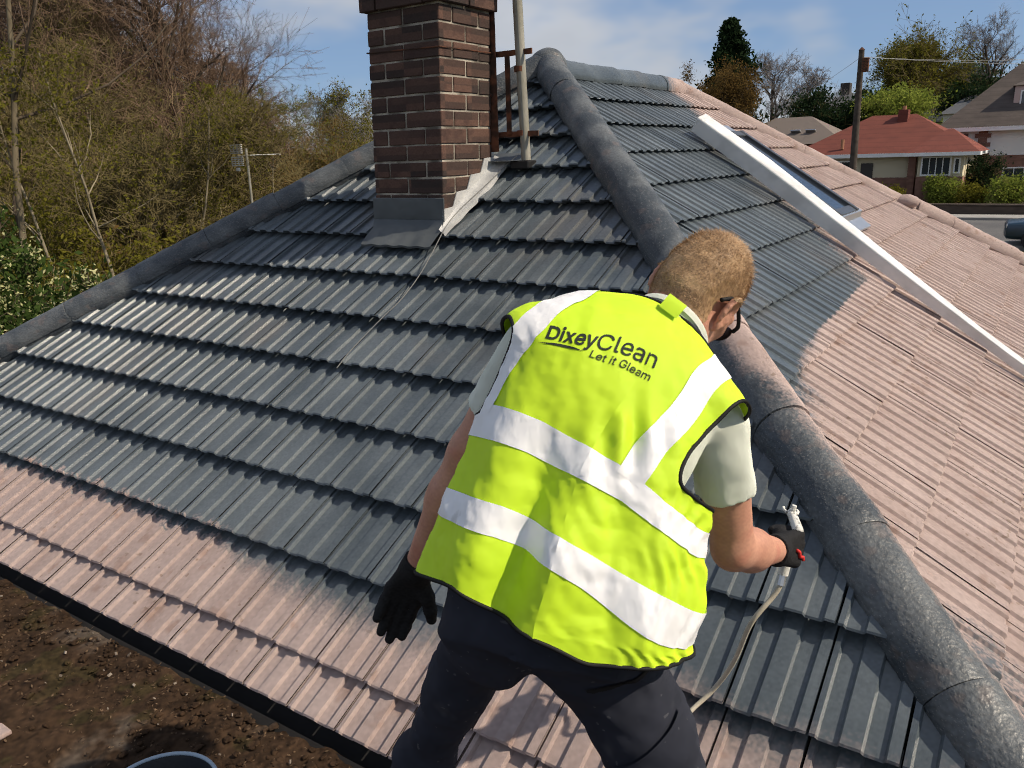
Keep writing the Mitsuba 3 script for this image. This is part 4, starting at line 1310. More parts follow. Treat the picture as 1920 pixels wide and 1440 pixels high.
def torso(P, w, d, grow_=0.0):
    """distance to the elliptical body; w, d functions of the spine parameter"""
    from scipy.spatial import cKDTree
    _, i = cKDTree(GC).query(P)
    rel = P - GC[i]
    along = (rel * GT[i]).sum(1)
    u, v = (rel * GR[i]).sum(1), (rel * GN[i]).sum(1)
    a, b = w(SG)[i] + grow_, d(SG)[i] + grow_
    k0 = np.sqrt((u / a) ** 2 + (v / b) ** 2)
    k1 = np.sqrt((u / a ** 2) ** 2 + (v / b ** 2) ** 2)
    e = k0 * (k0 - 1) / (k1 + 1e-9)
    endcap = np.where((i == 0) | (i == len(SG) - 1), np.abs(along) - .004, -1)
    return np.maximum(e, endcap)


# --- head frame
HF = norm(vec(-.003, .697, -.715))
HU = norm(vec(.391, .66, .643))
HR = np.cross(HF, HU)
HU = np.cross(HR, HF)
HC = J['skull']


def hp(r, f, u):
    return HC + HR * r + HF * f + HU * u


AX = np.array([HR, HF, HU])


def head(P):
    d = ellipsoid(P, hp(0, -.012, .012), AX, (.072, .089, .094))
    d = smin(d, ellipsoid(P, hp(0, .035, -.045), AX, (.062, .062, .085)), .03)     # face
    d = smin(d, cone(P, hp(0, .055, -.105), hp(0, .072, -.112), .026, .018), .03)    # chin
    for s in (-1, 1):
        d = smin(d, cone(P, hp(s * .055, -.01, -.075), hp(s * .025, .06, -.108), .018, .016), .03)   # jaw
        d = smin(d, cone(P, hp(s * .030, .083, .012), hp(s * .050, .066, .005), .010, .010), .018)    # brow
        d = smin(d, cone(P, hp(s * .045, .066, -.028), hp(s * .062, .03, -.022), .014, .010), .02)   # cheek
        d = np.maximum(d, -(ellipsoid(P, hp(s * .033, .098, -.010), AX, (.018, .014, .011))))  # eye socket
        d = smin(d, ellipsoid(P, hp(s * .032, .078, -.010), AX, (.012, .012, .012)), .004)       # eyeball
    d = smin(d, cone(P, hp(0, .094, -.008), hp(0, .113, -.042), .009, .014), .014)     # nose
    d = smin(d, cone(P, hp(-.022, .087, -.072), hp(.022, .087, -.072), .009, .009), .012)    # lips
    d = np.maximum(d, -cone(P, hp(-.02, .099, -.072), hp(.02, .099, -.072), .0022, .0022))
    d = smin(d, cone(P, hp(0, -.03, -.04), J['neck'] - vec(0, 0, .05), .056, .064), .03)
    for s in (-1, 1):                # ears: a shell with a hollow and a rim
        ea = norm(HR * s * .97 + HF * .16)
        eu = norm(HU * .96 - HF * .22)
        eu = norm(eu - ea * (eu @ ea))
        ef = np.cross(eu, ea)
        EA = np.array([ea, ef, eu])
        ec = hp(s * .086, -.012, -.022)
        e = ellipsoid(P, ec - ea * .002, EA, (.0055, .0185, .034))
        an = np.linspace(-2.2, 2.5, 11)
        rim = [ec + ea * (.004 + .002 * math.cos(q)) + eu * (.0325 * math.cos(q)) + ef * s * (.0175 * math.sin(q)) for q in an]
        for q0, q1 in zip(rim[:-1], rim[1:]):
            e = smin(e, cone(P, q0, q1, .0042, .0042), .004)
        e = np.maximum(e, -ellipsoid(P, ec + ea * .0065 + eu * .003, EA, (.0075, .0115, .023)))
        e = smin(e, cone(P, ec - eu * .028, ec - eu * .036 + ef * s * .002, .0068, .0058), .006)
        e = smin(e, cone(P, ec + ef * s * .013 - eu * .006, ec + ef * s * .014 - eu * .012 + ea * .004, .0055, .0045), .004)
        d = smin(d, e, .006)
    return d


def hand_bones(w, d, k, n, curls, thumb, thumb_dir=None):
    """capsules of a hand: wrist w, pointing d, k from index to little finger, n out of the back"""
    d, n = norm(d), norm(n - d * (n @ d) / (d @ d))
    k = norm(k - d * (k @ d) - n * (k @ n))
    out = []
    offs, reach = (-.032, -.011, .011, .030), (.090, .094, .088, .078)
    lens = ((.044, .027, .022), (.049, .031, .023), (.045, .029, .022), (.035, .021, .020))
    for o, rc_, L, c in zip(offs, reach, lens, curls):
        b = w + d * rc_ + k * o
        out.append((w + k * o * .45, b, .0185, .0125))
        ang, p = 0, b
        spread = k * o * 1.3
        for j, l in enumerate(L):
            ang += math.radians(c[j])
            dd = norm(d * math.cos(ang) - n * math.sin(ang) + spread)
            q = p + dd * l
            out.append((p, q, .0112 - .0008 * j, .0104 - .0010 * j))
            p = q
    b = w + d * .022 - k * .022 - n * .008
    dd = norm(d * .62 - k * .70 - n * .25) if thumb_dir is None else norm(thumb_dir)
    m = b + dd * .040
    out.append((w + d * .012 - k * .006, m, .016, .0145))
    a2 = norm(dd + d * thumb * .8 - n * thumb * .5)
    q = m + a2 * .032
    out.append((m, q, .0125, .0118))
    out.append((q, q + norm(a2 + d * .25) * .025, .0116, .0095))
    return out


def chain(P, bones, k, g=0.0):
    d = None
    for a, b, ra, rb in bones:
        e = cone(P, a, b, ra + g, rb + g)
        d = e if d is None else smin(d, e, k)
    return d


# right hand: a fist round the spray gun's handle; left hand hangs open
dR = norm(vec(.29, .92, -.28))
nR = norm(vec(.93, -.30, .20))
kR = norm(vec(.05, -.22, -.97))
bonesR = hand_bones(J['wrR'], dR, kR, nR, ((62, 78, 45), (66, 80, 48), (68, 80, 50), (70, 80, 50)), .6, dR * .86 - kR * .18 - nR * .48)
dL = norm(J['wrL'] - J['elbL'] + vec(-.06, .02, -.06))
kL = norm(vec(-.72, -.45, .35))
nL = norm(np.cross(kL, dL)) * -1.0
if nL[1] < 0:
    nL = -nL
bonesL = hand_bones(J['wrL'], dL, kL, nL, ((8, 16, 12), (12, 20, 14), (14, 24, 16), (18, 28, 18)), .15, dL * .80 - kL * .62 - nL * .12)


def arms(P, g=0.0):
    d = None
    for s in ('L', 'R'):
        sh, el, wr = J['sh' + s], J['elb' + s], J['wr' + s]
        ax = norm(wr - el)
        e = cone(P, sh, sh + (el - sh) * .45, .053 + g, .049 + g)
        e = smin(e, cone(P, sh + (el - sh) * .40, el, .050 + g, .040 + g), .02)
        e = smin(e, cone(P, el - ax * .008, el + (wr - el) * .38, .040 + g, .0445 + g), .022)
        e = smin(e, cone(P, el + (wr - el) * .33, wr, .0445 + g, .0275 + g), .02)
        d = e if d is None else np.minimum(d, e)
    return d


def legs(P, g=0.0):
    d = None
    for s, k in (('L', .70), ('R', 1.0)):
        hip, kn, an = J['hip' + s], J['knee' + s], J['ank' + s]
        e = cone(P, hip, hip + (kn - hip) * .5, .092 * k + g, .076 * k + g)
        e = smin(e, cone(P, hip + (kn - hip) * .45, kn, .076 * k + g, .056 * k + g), .03)
        e = smin(e, cone(P, kn, kn + (an - kn) * .35, .056 + g, .058 + g), .03)
        e = smin(e, cone(P, kn + (an - kn) * .30, an, .058 + g, .040 + g), .03)
        d = e if d is None else smin(d, e, .012)
    return d


def body(P):
    d = torso(P, bodyW, bodyD)
    d = smin(d, arms(P), .035)
    d = smin(d, legs(P), .03)
    d = smin(d, cone(P, J['neck'] - vec(.01, .03, .08), hp(0, -.03, -.04), .068, .052), .03)
    d = smin(d, chain(P, bonesL, .010, -.002), .012)
    d = smin(d, chain(P, bonesR, .010, -.002), .012)
    for s in ('L', 'R'):
        a = J['ank' + s]
        d = smin(d, cone(P, a - vec(0, .02, .05), a + vec(.01, .15, -.065), .038, .028), .03)
    return d


def skin_col(p, n, uv):
    a = fbm(p.x * 28, p.y * 28, p.z * 28, 3)
    fine = noise(p.x * 220, p.y * 220, p.z * 220)
    c = mix((.41, .19, .13), (.54, .29, .20), a)
    c = mix(c, (.46, .17, .12), smoothstep(.58, .75, fbm(p.x * 17 + 4, p.y * 17, p.z * 17)) * .45)
    return c * (.92 + .16 * fine)


bs('m_skin', skin_col, .48, .4, bump=lambda p, n, uv: noise(p.x * 500, p.y * 500, p.z * 500) * .5 + fbm(p.x * 90, p.y * 90, p.z * 90) * .5, bump_scale=.0009)


def weave(p, n, uv):
    return .5 + .25 * dr.sin(p.x * 2600) * dr.sin(p.z * 2600 + p.y * 900) + .35 * fbm(p.x * 45, p.y * 45, p.z * 45, 3)


bs('m_shirt', lambda p, n, uv: mix((.56, .59, .51), (.66, .69, .60), fbm(p.x * 20, p.y * 20, p.z * 20)), .9, .2, bump=weave, bump_scale=.002, sheen=.3)
bs('m_hivis', lambda p, n, uv: mix((.48, .71, .016), (.56, .78, .028), fbm(p.x * 9, p.y * 9, p.z * 9)), .62, .35, bump=weave, bump_scale=.0012, sheen=.25)
bs('m_tape', lambda p, n, uv: mix((.72, .73, .74), (.80, .80, .81), fbm(p.x * 11, p.y * 11, p.z * 11, 3)) * (1 - .22 * smoothstep(.68, .76, fbm(p.x * 26 + 3, p.y * 26, p.z * 12, 4))), .38, .6, bump=lambda p, n, uv: fbm(p.x * 75, p.y * 75, p.z * 22, 3), bump_scale=.0022)
bs('m_trim', (.008, .008, .009), .7, .3)
bs('m_trousers', lambda p, n, uv: mix(mix((.014, .016, .024), (.030, .033, .048), fbm(p.x * 16, p.y * 16, p.z * 16, 3)), (.10, .10, .105), smoothstep(.66, .80, fbm(p.x * 11 + 2, p.y * 11, p.z * 7, 4)) * .35 + .5 * smoothstep(.90, .93, noise(p.x * 95, p.y * 95, p.z * 95))), .88, .25, bump=weave, bump_scale=.003, sheen=.5)
bs('m_glove', lambda p, n, uv: mix((.007, .007, .008), (.016, .016, .017), noise(p.x * 240, p.y * 240, p.z * 240)), .8, .3, bump=lambda p, n, uv: noise(p.x * 420, p.y * 420, p.z * 420), bump_scale=.0012)
bs('m_red', (.60, .035, .03), .6)
bs('m_print', (.018, .025, .02), .8)

man = thing('person', 'man in a yellow hi-vis vest leaning over the roof with a spray gun', 'person')
hv, hf = surface_nets(head, HC - .20, HC + .19, .0034)
hg = hv[:, 2] - (J['neck'][2] - .045)
hm = clip(*relax((hv, hf), 4), hv[:, 2] - (J['neck'][2] - .04))
bm_ = relax(surface_nets(body, (1.66, -4.05, -2.32), (2.72, -2.9, -.74), .0062), 8)
scene[man + '__body'] = mikit.ply(cat([hm, clip(*bm_, (J['neck'][2] + .03) - bm_[0][:, 2] + 10 * (np.linalg.norm((bm_[0] - HC)[:, :2], axis=1) > .16))]), 'm_skin', smooth=True)

# --- hair: a cropped cap with thousands of short strands
HL = (lambda P: (P - HC) @ AX.T)


def hair_mask(q):
    """positive where hair grows; q in head axes (right, forward, up)"""
    r, f, u = np.abs(q[:, 0]), q[:, 1], q[:, 2]
    front = .072 - f + .25 * (u - .05) - .6 * np.clip(.055 - u, 0, 1)
    nape = u + .072 + .35 * np.clip(f + .02, -.1, .1) * 0
    side = (u + .012) + 2.2 * np.clip(-.028 - f, 0, 1)      # above the ear, down to the nape behind it
    return np.minimum(np.minimum(front, nape), np.maximum(side, -(f + .030) * 1.5 - .0))


hq = HL(hm[0])
rad = norm(hm[0] - hp(0, -.01, .0))
hmask = hair_mask(hq) + .006 * (meshkit.noise(hq * 170)[...] - .5) * 2
ear_near = np.minimum(np.linalg.norm(hm[0] - hp(.086, -.012, -.022), axis=1), np.linalg.norm(hm[0] - hp(-.086, -.012, -.022), axis=1))
hmask = np.minimum(hmask, ear_near - .030)
hn = trimesh.Trimesh(*hm, process=False).vertex_normals
thick = .0058 * np.clip(hmask / .03, .1, 1) + .004 * (meshkit.fbm(hq * 55, 3) - .5) + np.clip((hq[:, 2] - .04) / .06, 0, 1) * .006
cv_, cf_ = clip(hm[0] + hn * np.maximum(thick, .0012)[:, None], hm[1], hmask)


def hair_col(p, n, uv):
    a = noise(p.x * 420, p.y * 420, p.z * 160)
    b = fbm(p.x * 32, p.y * 32, p.z * 32, 3)
    return mix(mix((.235, .140, .072), (.43, .275, .150), a), (.56, .38, .215), smoothstep(.42, .78, b) * .55)


bs('m_hair', hair_col, .55, .4)
kh = put(man + '__hair', mikit.ply((cv_, cf_), 'm_hair', smooth=True))
rh = np.random.default_rng(12)
tm = trimesh.Trimesh(cv_, cf_, process=False)
pts_, fi = trimesh.sample.sample_surface(tm, 15000, seed=3)
nn_ = tm.face_normals[fi]
q_ = HL(pts_)
flow = norm(-HF * .5 + HU * -.55 * np.clip((.07 - q_[:, 2]) / .1, 0, 1)[:, None] + HF * 1.1 * np.clip((q_[:, 2] - .05) / .06, 0, 1)[:, None] + rh.normal(0, .35, pts_.shape))
flow = norm(flow - nn_ * (flow * nn_).sum(1, keepdims=True) * .9 + nn_ * .32)
ln = (.008 + .011 * np.clip((q_[:, 2]) / .09, 0, 1)) * rh.uniform(.6, 1.3, len(pts_))
sd_ = norm(np.cross(flow, nn_)) * .00055
Vh = np.stack([pts_ - nn_ * .002 - sd_, pts_ - nn_ * .002 + sd_, pts_ + flow * ln[:, None]], 1).reshape(-1, 3)
k = put(kh + '__strands', mikit.ply((Vh, np.arange(len(Vh)).reshape(-1, 3)), 'm_hair'))
labels[k] = {'kind': 'stuff'}

# --- safety glasses
gk = put(man + '__glasses', mikit.ply(cat([path_tube(smooth_path([hp(s * .076, -.040, -.016), hp(s * .0815, -.020, .006), hp(s * .080, .012, .012), hp(s * .074, .070, .004), hp(s * .060, .094, -.002)], 5), [.0042] * 21, 8) for s in (-1, 1)] + [path_tube(smooth_path([hp(-.060, .094, -.002), hp(-.03, .110, .004), hp(0, .114, .006), hp(.03, .110, .004), hp(.060, .094, -.002)], 6), .0030, 8)]), 'm_trim', smooth=True))
scene['m_lens'] = {'type': 'twosided', 'bsdf': {'type': 'principled', 'base_color': rgb(.01, .01, .012), 'roughness': .08, 'specular': .8}}
for s in (-1, 1):
    a = np.linspace(0, 2 * np.pi, 25)[:-1]
    ring_ = [[hp(s * (.033 + .030 * rr * np.cos(t)), .108 - .016 * ((.033 + .030 * rr * np.cos(t)) / .06) ** 2, -.014 + .020 * rr * np.sin(t)) for t in np.append(a, 0)] for rr in (.02, .5, 1.0)]
    put(gk + '__lens', mikit.ply(strip(ring_), 'm_lens', smooth=True))

# --- shirt: sleeves, body and a turned collar
def shirt(P):
    d = torso(P, lambda s: bodyW(s) + .012, lambda s: bodyD(s) + .012)
    w = .004 * (meshkit.fbm(P * [26, 26, 14], 3, 4) - .5)
    for s, e1 in (('L', .62), ('R', .55)):
        sh, el = J['sh' + s], J['elb' + s]
        end = sh + (el - sh) * e1
        e = cone(P, sh, end + (el - sh) * .2, .058, .059)
        e = np.maximum(e, (P - end) @ norm(el - sh))
        d = smin(d, e + w * 2, .02)
    return np.maximum(d + w, (P - J['neck']) @ GT[-9] + .004)


put(man + '__shirt', mikit.ply(relax(surface_nets(shirt, (1.9, -4.0, -1.5), (2.62, -3.2, -.78), .005), 5), 'm_shirt', smooth=50))
nc_, nr_, nt_, nf_ = [x[0] for x in spine_frame(np.array([.985]))]
nt2 = norm(nt_ * .55 + HU * .6)
nfc = norm(np.cross(nt2, nr_))
rows = []
for u in np.linspace(0, 1, 9):
    ring_ = []
    for a in np.linspace(0, 2 * np.pi, 49):
        rr = .071 + .010 * math.sin(u * 2.6) - .004 * u
        hgt = -.012 + .050 * (u if u < .7 else .7 - (u - .7) * 1.1) + .012 * math.cos(a)
        if u > .7:
            rr += (u - .7) * .030
        ring_.append(nc_ + nr_ * rr * 1.02 * math.sin(a) - nfc * rr * 1.05 * math.cos(a) + nt2 * hgt)
    rows.append(ring_)
put(man + '__collar', mikit.ply(strip(rows), 'm_shirt', smooth=True))

# --- trousers
def trousers(P):
    w = .017 * (meshkit.fbm(P * [12, 12, 20] + P[:, [2, 0, 1]] * 5, 3, 4) - .5) + .005 * (meshkit.fbm(P * [40, 40, 60], 2, 7) - .5)
    d = torso(P, lambda s: bodyW(s) + .018, lambda s: bodyD(s) + .022)
    rel = P - GC[SG.searchsorted(.10)]
    d = np.maximum(d, rel @ GT[SG.searchsorted(.10)])
    d = smin(d, legs(P, .009), .022)
    c = (J['hipL'] + J['hipR']) / 2
    for s in ('L', 'R'):     # seat
        d = smin(d, ellipsoid(P, J['hip' + s] * .86 + c * .14 + vec(.015, -.040, -.01), np.eye(3), (.088, .080, .10)), .035)
    for s in ('L', 'R'):
        d = np.maximum(d, -(P - (J['ank' + s] + vec(0, 0, -.02)))[:, 2] - 1e-3)
    return d + w


tv, tf = relax(surface_nets(trousers, (1.78, -4.08, -2.26), (2.72, -3.5, -1.18), .0062), 5)
kt = put(man + '__trousers', mikit.ply((tv, tf), 'm_trousers', smooth=True))
tnorm = trimesh.Trimesh(tv, tf, process=False).vertex_normals


def patch(mesh, nrm, g, off, key, mat):
    v, f = clip(mesh[0] + nrm * off, mesh[1], g)
    if len(f):
        return put(key, mikit.ply((v, f), mat, smooth=True))


# cargo pocket and its flap on the right thigh, hip pocket welt
tax = norm(J['kneeR'] - J['hipR'])
tout = norm(vec(.62, -.72, .0))
tout = norm(tout - tax * (tout @ tax))
tsd = np.cross(tax, tout)
rel = tv - J['hipR']
al, sd2, ou = rel @ tax, rel @ tsd, rel @ tout
patch((tv, tf), tnorm, np.minimum.reduce([al - .215, .40 - al, .070 - np.abs(sd2 - .0), ou - .03]), .005, kt + '__cargo_pocket', 'm_trousers')
patch((tv, tf), tnorm, np.minimum.reduce([al - .20 - .3 * sd2, .262 - al + .3 * sd2, .074 - np.abs(sd2 - .0), ou - .03]), .009, kt + '__pocket_flap', 'm_trousers')
patch((tv, tf), tnorm, np.minimum.reduce([.060 - np.abs(al - .06 + .25 * sd2) * 12, .065 - np.abs(sd2 + .02), ou - .05]), .004, kt + '__pocket_welt', 'm_trim')

# --- boots on the flat roof
for s in ('L', 'R'):
    a = J['ank' + s]
    def boot(P, a=a):
        d = cone(P, a + vec(0, 0, .03), a - vec(0, .01, .045), .052, .046)
        d = smin(d, cone(P, a - vec(0, .02, .055), a + vec(.015, .17, -.062), .045, .036), .03)
        return np.maximum(d, -(P[:, 2] - (FZ + .012)))
    put(man + '__boot', mikit.ply(relax(surface_nets(boot, a - vec(.12, .14, .12), a + vec(.14, .27, .12), .006), 4), 'm_trim', smooth=50))

# --- gloves
for s, bones in (('L', bonesL), ('R', bonesR)):
    w, el = J['wr' + s], J['elb' + s]
    cuff = norm(el - w)
    def glove(P, bones=bones, w=w, cuff=cuff):
        d = chain(P, bones, .008, .0022)
        d = smin(d, cone(P, w + cuff * .028, w, .036, .034), .014)
        t = (P - w) @ cuff
        return np.maximum(d, t - .026) + .0006 * np.sin(t * 900) * (t > -.01)
    allp = np.array([x for b in bones for x in b[:2]] + [w + cuff * .03])
    put(man + '__glove', mikit.ply(relax(surface_nets(glove, allp.min(0) - .05, allp.max(0) + .05, .0027), 3), 'm_glove', smooth=True))
gR = labels  # (keys above are person__glove for the hanging hand and person__glove_001 for the hand on the gun)
bk = J['wrR'] + dR * .072 + kR * .010 + nR * .019
put(man + '__glove_001__badge', mikit.ply(cat([path_tube(smooth_path([bk + dR * a + kR * b + nR * (.0006 - .35 * abs(b) * 0) for a, b in ((-.016, -.010), (-.004, -.004), (.000, .006), (.012, .008), (.016, .016))], 4), .0042, 6)]), 'm_red', smooth=True))

# --- hi-vis vest: lofted cloth, cut at the armholes, neck and hem
SW = [-.08, 0, .15, .40, .60, .78, .86, .92, .96, 1.0, 1.1]
vestW = PchipInterpolator(SW, [.256, .250, .242, .222, .226, .252, .234, .190, .135, .080, .07])
vestD = PchipInterpolator(SW, [.172, .170, .160, .142, .138, .116, .102, .090, .082, .075, .07])
NS, NT = 170, 280
SHD = .066
vs_ = np.linspace(-.08, 1.0, NS)
th = np.linspace(0, 2 * np.pi, NT + 1)
C_, R_, T2, N_ = spine_frame(vs_)
ce, se = np.cos(th), np.sin(th)
ex_ = 2 / 2.35
uu = np.sign(se) * np.abs(se) ** ex_           # lateral, +1 = his right
vv = -np.sign(ce) * np.abs(ce) ** ex_          # th = 0 is the middle of the back (-front)
S_, TH = np.meshgrid(vs_, th, indexing='ij')
U_ = vestW(vs_)[:, None] * uu[None] * (1 + .14 * np.exp(-((vs_ - .87) / .07) ** 2)[:, None] * (uu > 0)[None] * np.abs(uu)[None] ** 2)
D_ = vestD(vs_)[:, None] * vv[None]
VP = C_[:, None] + R_[:, None] * U_[..., None] + N_[:, None] * D_[..., None]
# cloth: outward direction and folds
out_ = norm(R_[:, None] * (U_ / vestW(vs_)[:, None] ** 2)[..., None] + N_[:, None] * (D_ / vestD(vs_)[:, None] ** 2)[..., None])
low_ = np.clip((.66 - S_) / .5, 0, 1)
back = np.clip(-vv, 0, 1)[None] ** .6
fold = np.zeros_like(S_)
fold += low_ * back * (.022 * np.exp(-((U_ - .005 - .05 * (S_ - .2)) / .035) ** 2) - .030 * np.exp(-((U_ + .070 - .04 * (S_ - .2)) / .034) ** 2) + .012 * np.exp(-((U_ + .150) / .04) ** 2))
fold += low_ * .006 * np.sin(TH * 9 + 3.2 * S_ + 1.2 * np.sin(TH * 3)) * (.4 + .6 * back)
p3 = np.stack([U_ * 16 + S_ * 5.0, S_ * 3.2 - U_ * 6, TH * 0 + 3.0], -1)
fold += .016 * (meshkit.fbm(p3, 3, 21) - .5) * np.clip((1.0 - S_) / .25, 0, 1)
# crease fan that pulls from the strap towards the middle of the back
fan = np.sin((U_ - .03) * 120 + (S_ - .5) * 34) * np.exp(-((S_ - .55) / .10) ** 2) * np.exp(-((U_ - .05) / .06) ** 2)
fold += .0105 * fan * back
crease = np.sin(S_ * 46 + U_ * 60 + 2 * np.sin(U_ * 40)) * np.exp(-((U_ - .02) / .11) ** 2) * np.clip((.52 - S_) / .12, 0, 1) * np.clip(S_ / .1, 0, 1)
fold += .0030 * np.abs(crease) * back
p4 = np.stack([U_ * 60 + S_ * 30, S_ * 26 - U_ * 22, TH * 0 + 9.0], -1)
fold += .0036 * (meshkit.fbm(p4, 3, 5) - .5)
crk = np.clip((U_ - .10) / .08, 0, 1) * np.clip((.50 - S_) / .1, 0, 1)
fold += .0030 * crk * np.sin(U_ * 260 + 3 * np.sin(S_ * 25) + S_ * 20) * np.clip(meshkit.noise(np.stack([U_ * 30, S_ * 12, TH * 0], -1), 8) * 2 - .4, 0, 1)
p5 = np.stack([U_ * 26 + S_ * 2.0, S_ * 5 - U_ * 3, TH * 0 + 5.0], -1)
fold += .016 * np.abs(meshkit.fbm(p5, 2, 31) - .5) * np.clip((.62 - S_) / .3, 0, 1)
VP = VP + out_ * fold[..., None]
drop = SHD * np.clip((-U_ - .03) / .15, 0, 1.2) * np.clip((S_ - .66) / .16, 0, 1) * np.clip((1.0 - S_) / .10, 0, 1)
VP = VP - T2[:, None] * drop[..., None]
grid_v = VP.reshape(-1, 3)
a_, b_ = np.meshgrid(np.arange(NS - 1), np.arange(NT), indexing='ij')
i0 = (a_ * (NT + 1) + b_).ravel()
grid_f = np.vstack([np.stack([i0, i0 + 1, i0 + NT + 2], 1), np.stack([i0, i0 + NT + 2, i0 + NT + 1], 1)])
gs, gu, gvv = S_.ravel(), U_.ravel(), np.broadcast_to(vv, S_.shape).ravel()
uc = np.interp(gs, [-1, .42, .455, .48, .52, .565, .68, .796, .89, .93, 1], [.5, .5, .20, .150, .141, .140, .149, .168, .188, .23, .5])
uc = np.where(gu < 0, np.interp(gs, [-1, .44, .50, .62, .74, .79, .81, 1], [.5, .5, .212, .208, .222, .240, .4, .5]), uc)
hem_line = np.where(gvv < 0, np.interp(gu, [-.24, -.145, -.076, .013, .086, .166, .246], [.02, .050, .014, -.015, -.045, -.026, .0]), .01)
neck_line = .955 + .03 * np.clip(-gvv, -1, 1) - .0 * gu
gcut = np.minimum(uc - np.abs(gu), (gs - hem_line) * .6)
gcut = np.minimum(gcut, (neck_line - gs) * .6)
vmesh = clip(grid_v, grid_f, gcut)
kv = put(man + '__vest', mikit.ply(vmesh, 'm_hivis', smooth=True))


def rims(mesh):
    """closed boundary loops of an open mesh"""
    m = trimesh.Trimesh(*mesh, process=False)
    m.merge_vertices()
    e = np.sort(m.edges, axis=1)
    u, cnt = np.unique(e, axis=0, return_counts=True)
    b = u[cnt == 1]
    nb = {}
    for x, y in b:
        nb.setdefault(int(x), []).append(int(y))
        nb.setdefault(int(y), []).append(int(x))
    seen, loops = set(), []
    for s0 in nb:
        if s0 in seen:
            continue
        loop, cur, prev = [s0], s0, -1
        seen.add(s0)
        while True:
            nx_ = [q for q in nb[cur] if q != prev and q not in seen]
            if not nx_:
                break
            prev, cur = cur, nx_[0]
            seen.add(cur)
            loop.append(cur)
        if len(loop) > 20:
            P = np.array(m.vertices)[loop]
            L = np.concatenate([[0], np.cumsum(np.linalg.norm(np.diff(P, axis=0), axis=1))])
            n = max(20, int(L[-1] / .009))
            P = np.stack([np.interp(np.linspace(0, L[-1], n, endpoint=False), L, P[:, k]) for k in range(3)], 1)
            for _ in range(2):
                P = (np.roll(P, 1, 0) + 2 * P + np.roll(P, -1, 0)) / 4
            loops.append(P)
    return loops


for lp in rims(vmesh):
    put(kv + '__edge_binding', mikit.ply(path_tube(lp, .0036, 7, closed=True), 'm_trim', smooth=True))
gn = norm(out_.reshape(-1, 3))


def band(g, name='reflective_tape', off=.0022):
    v, f = clip(grid_v + gn * off, grid_f, np.minimum(g, gcut * .5))
    put(kv + '__' + name, mikit.ply((v, f), 'm_tape', smooth=True))


TWD = .0245
tape_a = np.where(gvv < 0, np.interp(gu, [-.215, -.095, -.012, .075, .152, .215], [.486, .478, .456, .427, .369, .325]), .325 + (.215 - gu) / .43 * .16)
tape_b = np.where(gvv < 0, np.interp(gu, [-.235, -.106, 0, .096, .171, .245], [.262, .253, .217, .166, .130, .098]), .098 + (.245 - gu) / .49 * .16)
band(.041 - np.abs(gs - tape_a))
band(.041 - np.abs(gs - tape_b))
for s in (1, -1):
    line = np.interp(gs, [.40, .565, .732, .92], [.072, .083, .098, .121] if s > 0 else [.220, .213, .206, .160])
    band(np.minimum((TWD - np.abs(s * gu - line)), (gs - tape_a - .02) * .6), off=.0030)

# --- lettering printed across the shoulders
def on_back(s, u):
    """point on the vest's back and its outward normal at spine parameter s and lateral place u"""
    s, u = np.asarray(s, float).ravel(), np.asarray(u, float).ravel()
    W = vestW(s)
    q = np.clip(np.abs(u) / W, 0, .999) ** (1 / ex_)
    t = np.sign(u) * np.arcsin(q)
    fi, fj = (s - vs_[0]) / (vs_[1] - vs_[0]), (t % (2 * np.pi)) / (2 * np.pi) * NT
    i, j = np.clip(fi.astype(int), 0, NS - 2), np.clip(fj.astype(int), 0, NT - 1)
    a, b = (fi - i)[:, None], (fj - j)[:, None]
    def bil(A):
        return A[i, j] * (1 - a) * (1 - b) + A[i + 1, j] * a * (1 - b) + A[i, j + 1] * (1 - a) * b + A[i + 1, j + 1] * a * b
    return bil(VP), norm(bil(out_))


def letter(text, h, s0, u0, rise, bold=False, name='lettering', width=None):
    m = meshkit.text_mesh(text, h, .0004, bold)
    v, f = np.array(m.vertices), np.array(m.faces)
    v, f = trimesh.remesh.subdivide_to_size(v, f, .006)
    if width:
        v[:, 0] *= width / v[:, 0].max()
    u = u0 + v[:, 0]
    s = s0 + v[:, 1] / .60 + rise * v[:, 0]
    p, n = on_back(s, u)
    put(kv + '__' + name, mikit.ply((p + n * (.0012 + v[:, 2:])), 'm_print') if False else mikit.ply((p + n * (.0014 + v[:, 2:]), f), 'm_print'))


letter('Dixey', .0225, .737, -.170, .13, True, width=.082)
letter('Clean', .0225, .7485, -.089, .13, False, width=.106)
letter('Let it Gleam', .0110, .722, -.090, .07, False, width=.108)
un = np.linspace(0, 1, 24)
us, uu_ = .717 + .013 * un + .006 * np.sin(un * np.pi), -.176 + .076 * un
pa, na = on_back(us + .0035 * np.sin(un * np.pi), uu_)
pb, _ = on_back(us - .0040 * np.sin(un * np.pi), uu_)
put(kv + '__lettering', mikit.ply(strip([pa + na * .0016, pb + na * .0016]), 'm_print'))
# loose yellow tab turned up at the nape
tb, tn = on_back(np.array([.945]), np.array([-.012]))
tb, tn = tb[0], tn[0]
tabr, tabu = nr_, norm(nt2 * .9 - tn * .15)
put(kv + '__neck_tab', mikit.ply(strip([[tb + tabr * a + tabu * u + tn * (.010 + .006 * math.sin(u * 60)) for a in np.linspace(-.019, .019, 6)] for u in np.linspace(-.002, .030, 8)]), 'm_hivis', smooth=True))

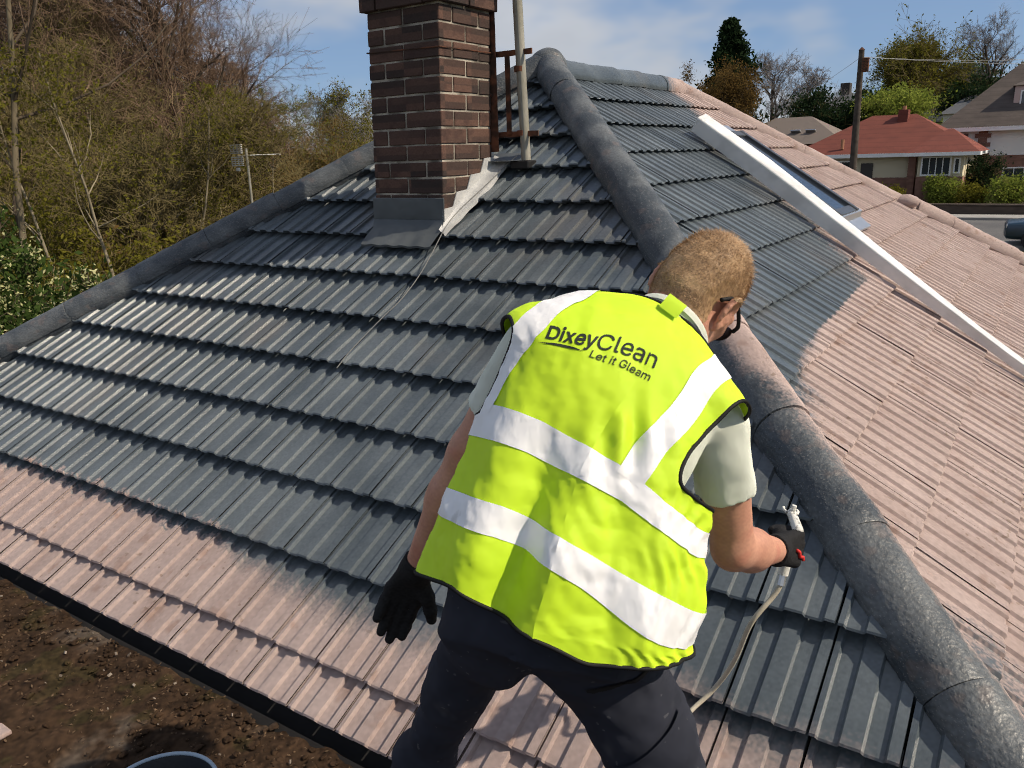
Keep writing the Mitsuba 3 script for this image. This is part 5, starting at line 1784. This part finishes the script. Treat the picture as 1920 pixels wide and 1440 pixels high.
# --- spray gun and its hose
bs('m_gun_white', lambda p, n, uv: mix((.62, .61, .55), (.80, .79, .74), fbm(p.x * 50, p.y * 50, p.z * 50)) * (1 - .5 * smoothstep(.6, .7, fbm(p.x * 130, p.y * 130, p.z * 130))), .4, .5)
bs('m_hose', lambda p, n, uv: mix((.36, .32, .24), (.55, .50, .40), fbm(p.x * 60, p.y * 60, p.z * 60)), .55, .4)
gun = thing('spray_gun', 'paint spattered white spray gun held in the right hand', 'spray gun')
gp = J['wrR'] + dR * .104 - nR * .028 - vec(0, 0, .012)        # middle of the grip, inside the curled fingers
gu_ = norm(-kR * .97 + nR * .22)               # up along the grip
gf = norm(vec(-.417, .894, -.158))
gf = norm(gf - gu_ * (gf @ gu_))
gs_ = np.cross(gf, gu_)
def G(f, s, u): return gp + gf * f + gs_ * s + gu_ * u
put(gun + '__grip', mikit.ply(path_tube([G(-.004, 0, -.062), G(0, 0, -.02), G(.0, 0, .05)], [.0125, .0125, .014], 10), 'm_gun_white', smooth=40))
put(gun + '__body', mikit.ply(path_tube([G(-.030, 0, .060), G(-.026, 0, .062), G(.045, 0, .066), G(.055, 0, .067)], [.008, .0125, .012, .009], 12), 'm_gun_white', smooth=40))
put(gun + '__nozzle', mikit.ply(path_tube([G(.055, 0, .067), G(.078, 0, .068), G(.082, 0, .068)], [.010, .012, .006], 12), 'm_gun_white', smooth=40))
put(gun + '__tip_guard', mikit.ply(cat([path_tube(smooth_path([G(.074, s * .012, .068), G(.092, s * .018, .070), G(.100, s * .016, .071)], 4), .0036, 6) for s in (-1, 1)]), 'm_gun_white', smooth=40))
put(gun + '__tip_handle', mikit.ply(path_tube([G(.068, 0, .076), G(.068, 0, .092)], .006, 8), 'm_gun_white', smooth=40))
put(gun + '__trigger', mikit.ply(path_tube(smooth_path([G(.03, 0, .055), G(.040, 0, .02), G(.032, 0, -.02)], 4), .0045, 6), 'm_gun_white', smooth=40))
put(gun + '__swivel', mikit.ply(path_tube([G(-.004, 0, -.062), G(-.010, 0, -.088)], [.0085, .0095], 8), 'm_alu', smooth=40))
hs = thing('paint_hose', 'pale paint hose hanging from the spray gun and trailing down the tiles', 'hose')
hpts = [G(-.010, 0, -.085), G(-.016, -.01, -.115), vec(2.40, -3.08, -1.69), vec(2.355, -3.05, -1.83), fr(2.30, -3.02, .035), fr(2.255, -3.10, .034), fr(2.235, -3.22, .036), fr(2.22, -3.34, .034), fr(2.215, -3.42, .034), vec(2.20, -3.60, FZ + .02), vec(2.28, -3.95, FZ + .018), vec(2.6, -4.4, FZ + .018)]
scene[hs] = mikit.ply(path_tube(smooth_path(hpts, 8), .0062, 8), 'm_hose', smooth=True)
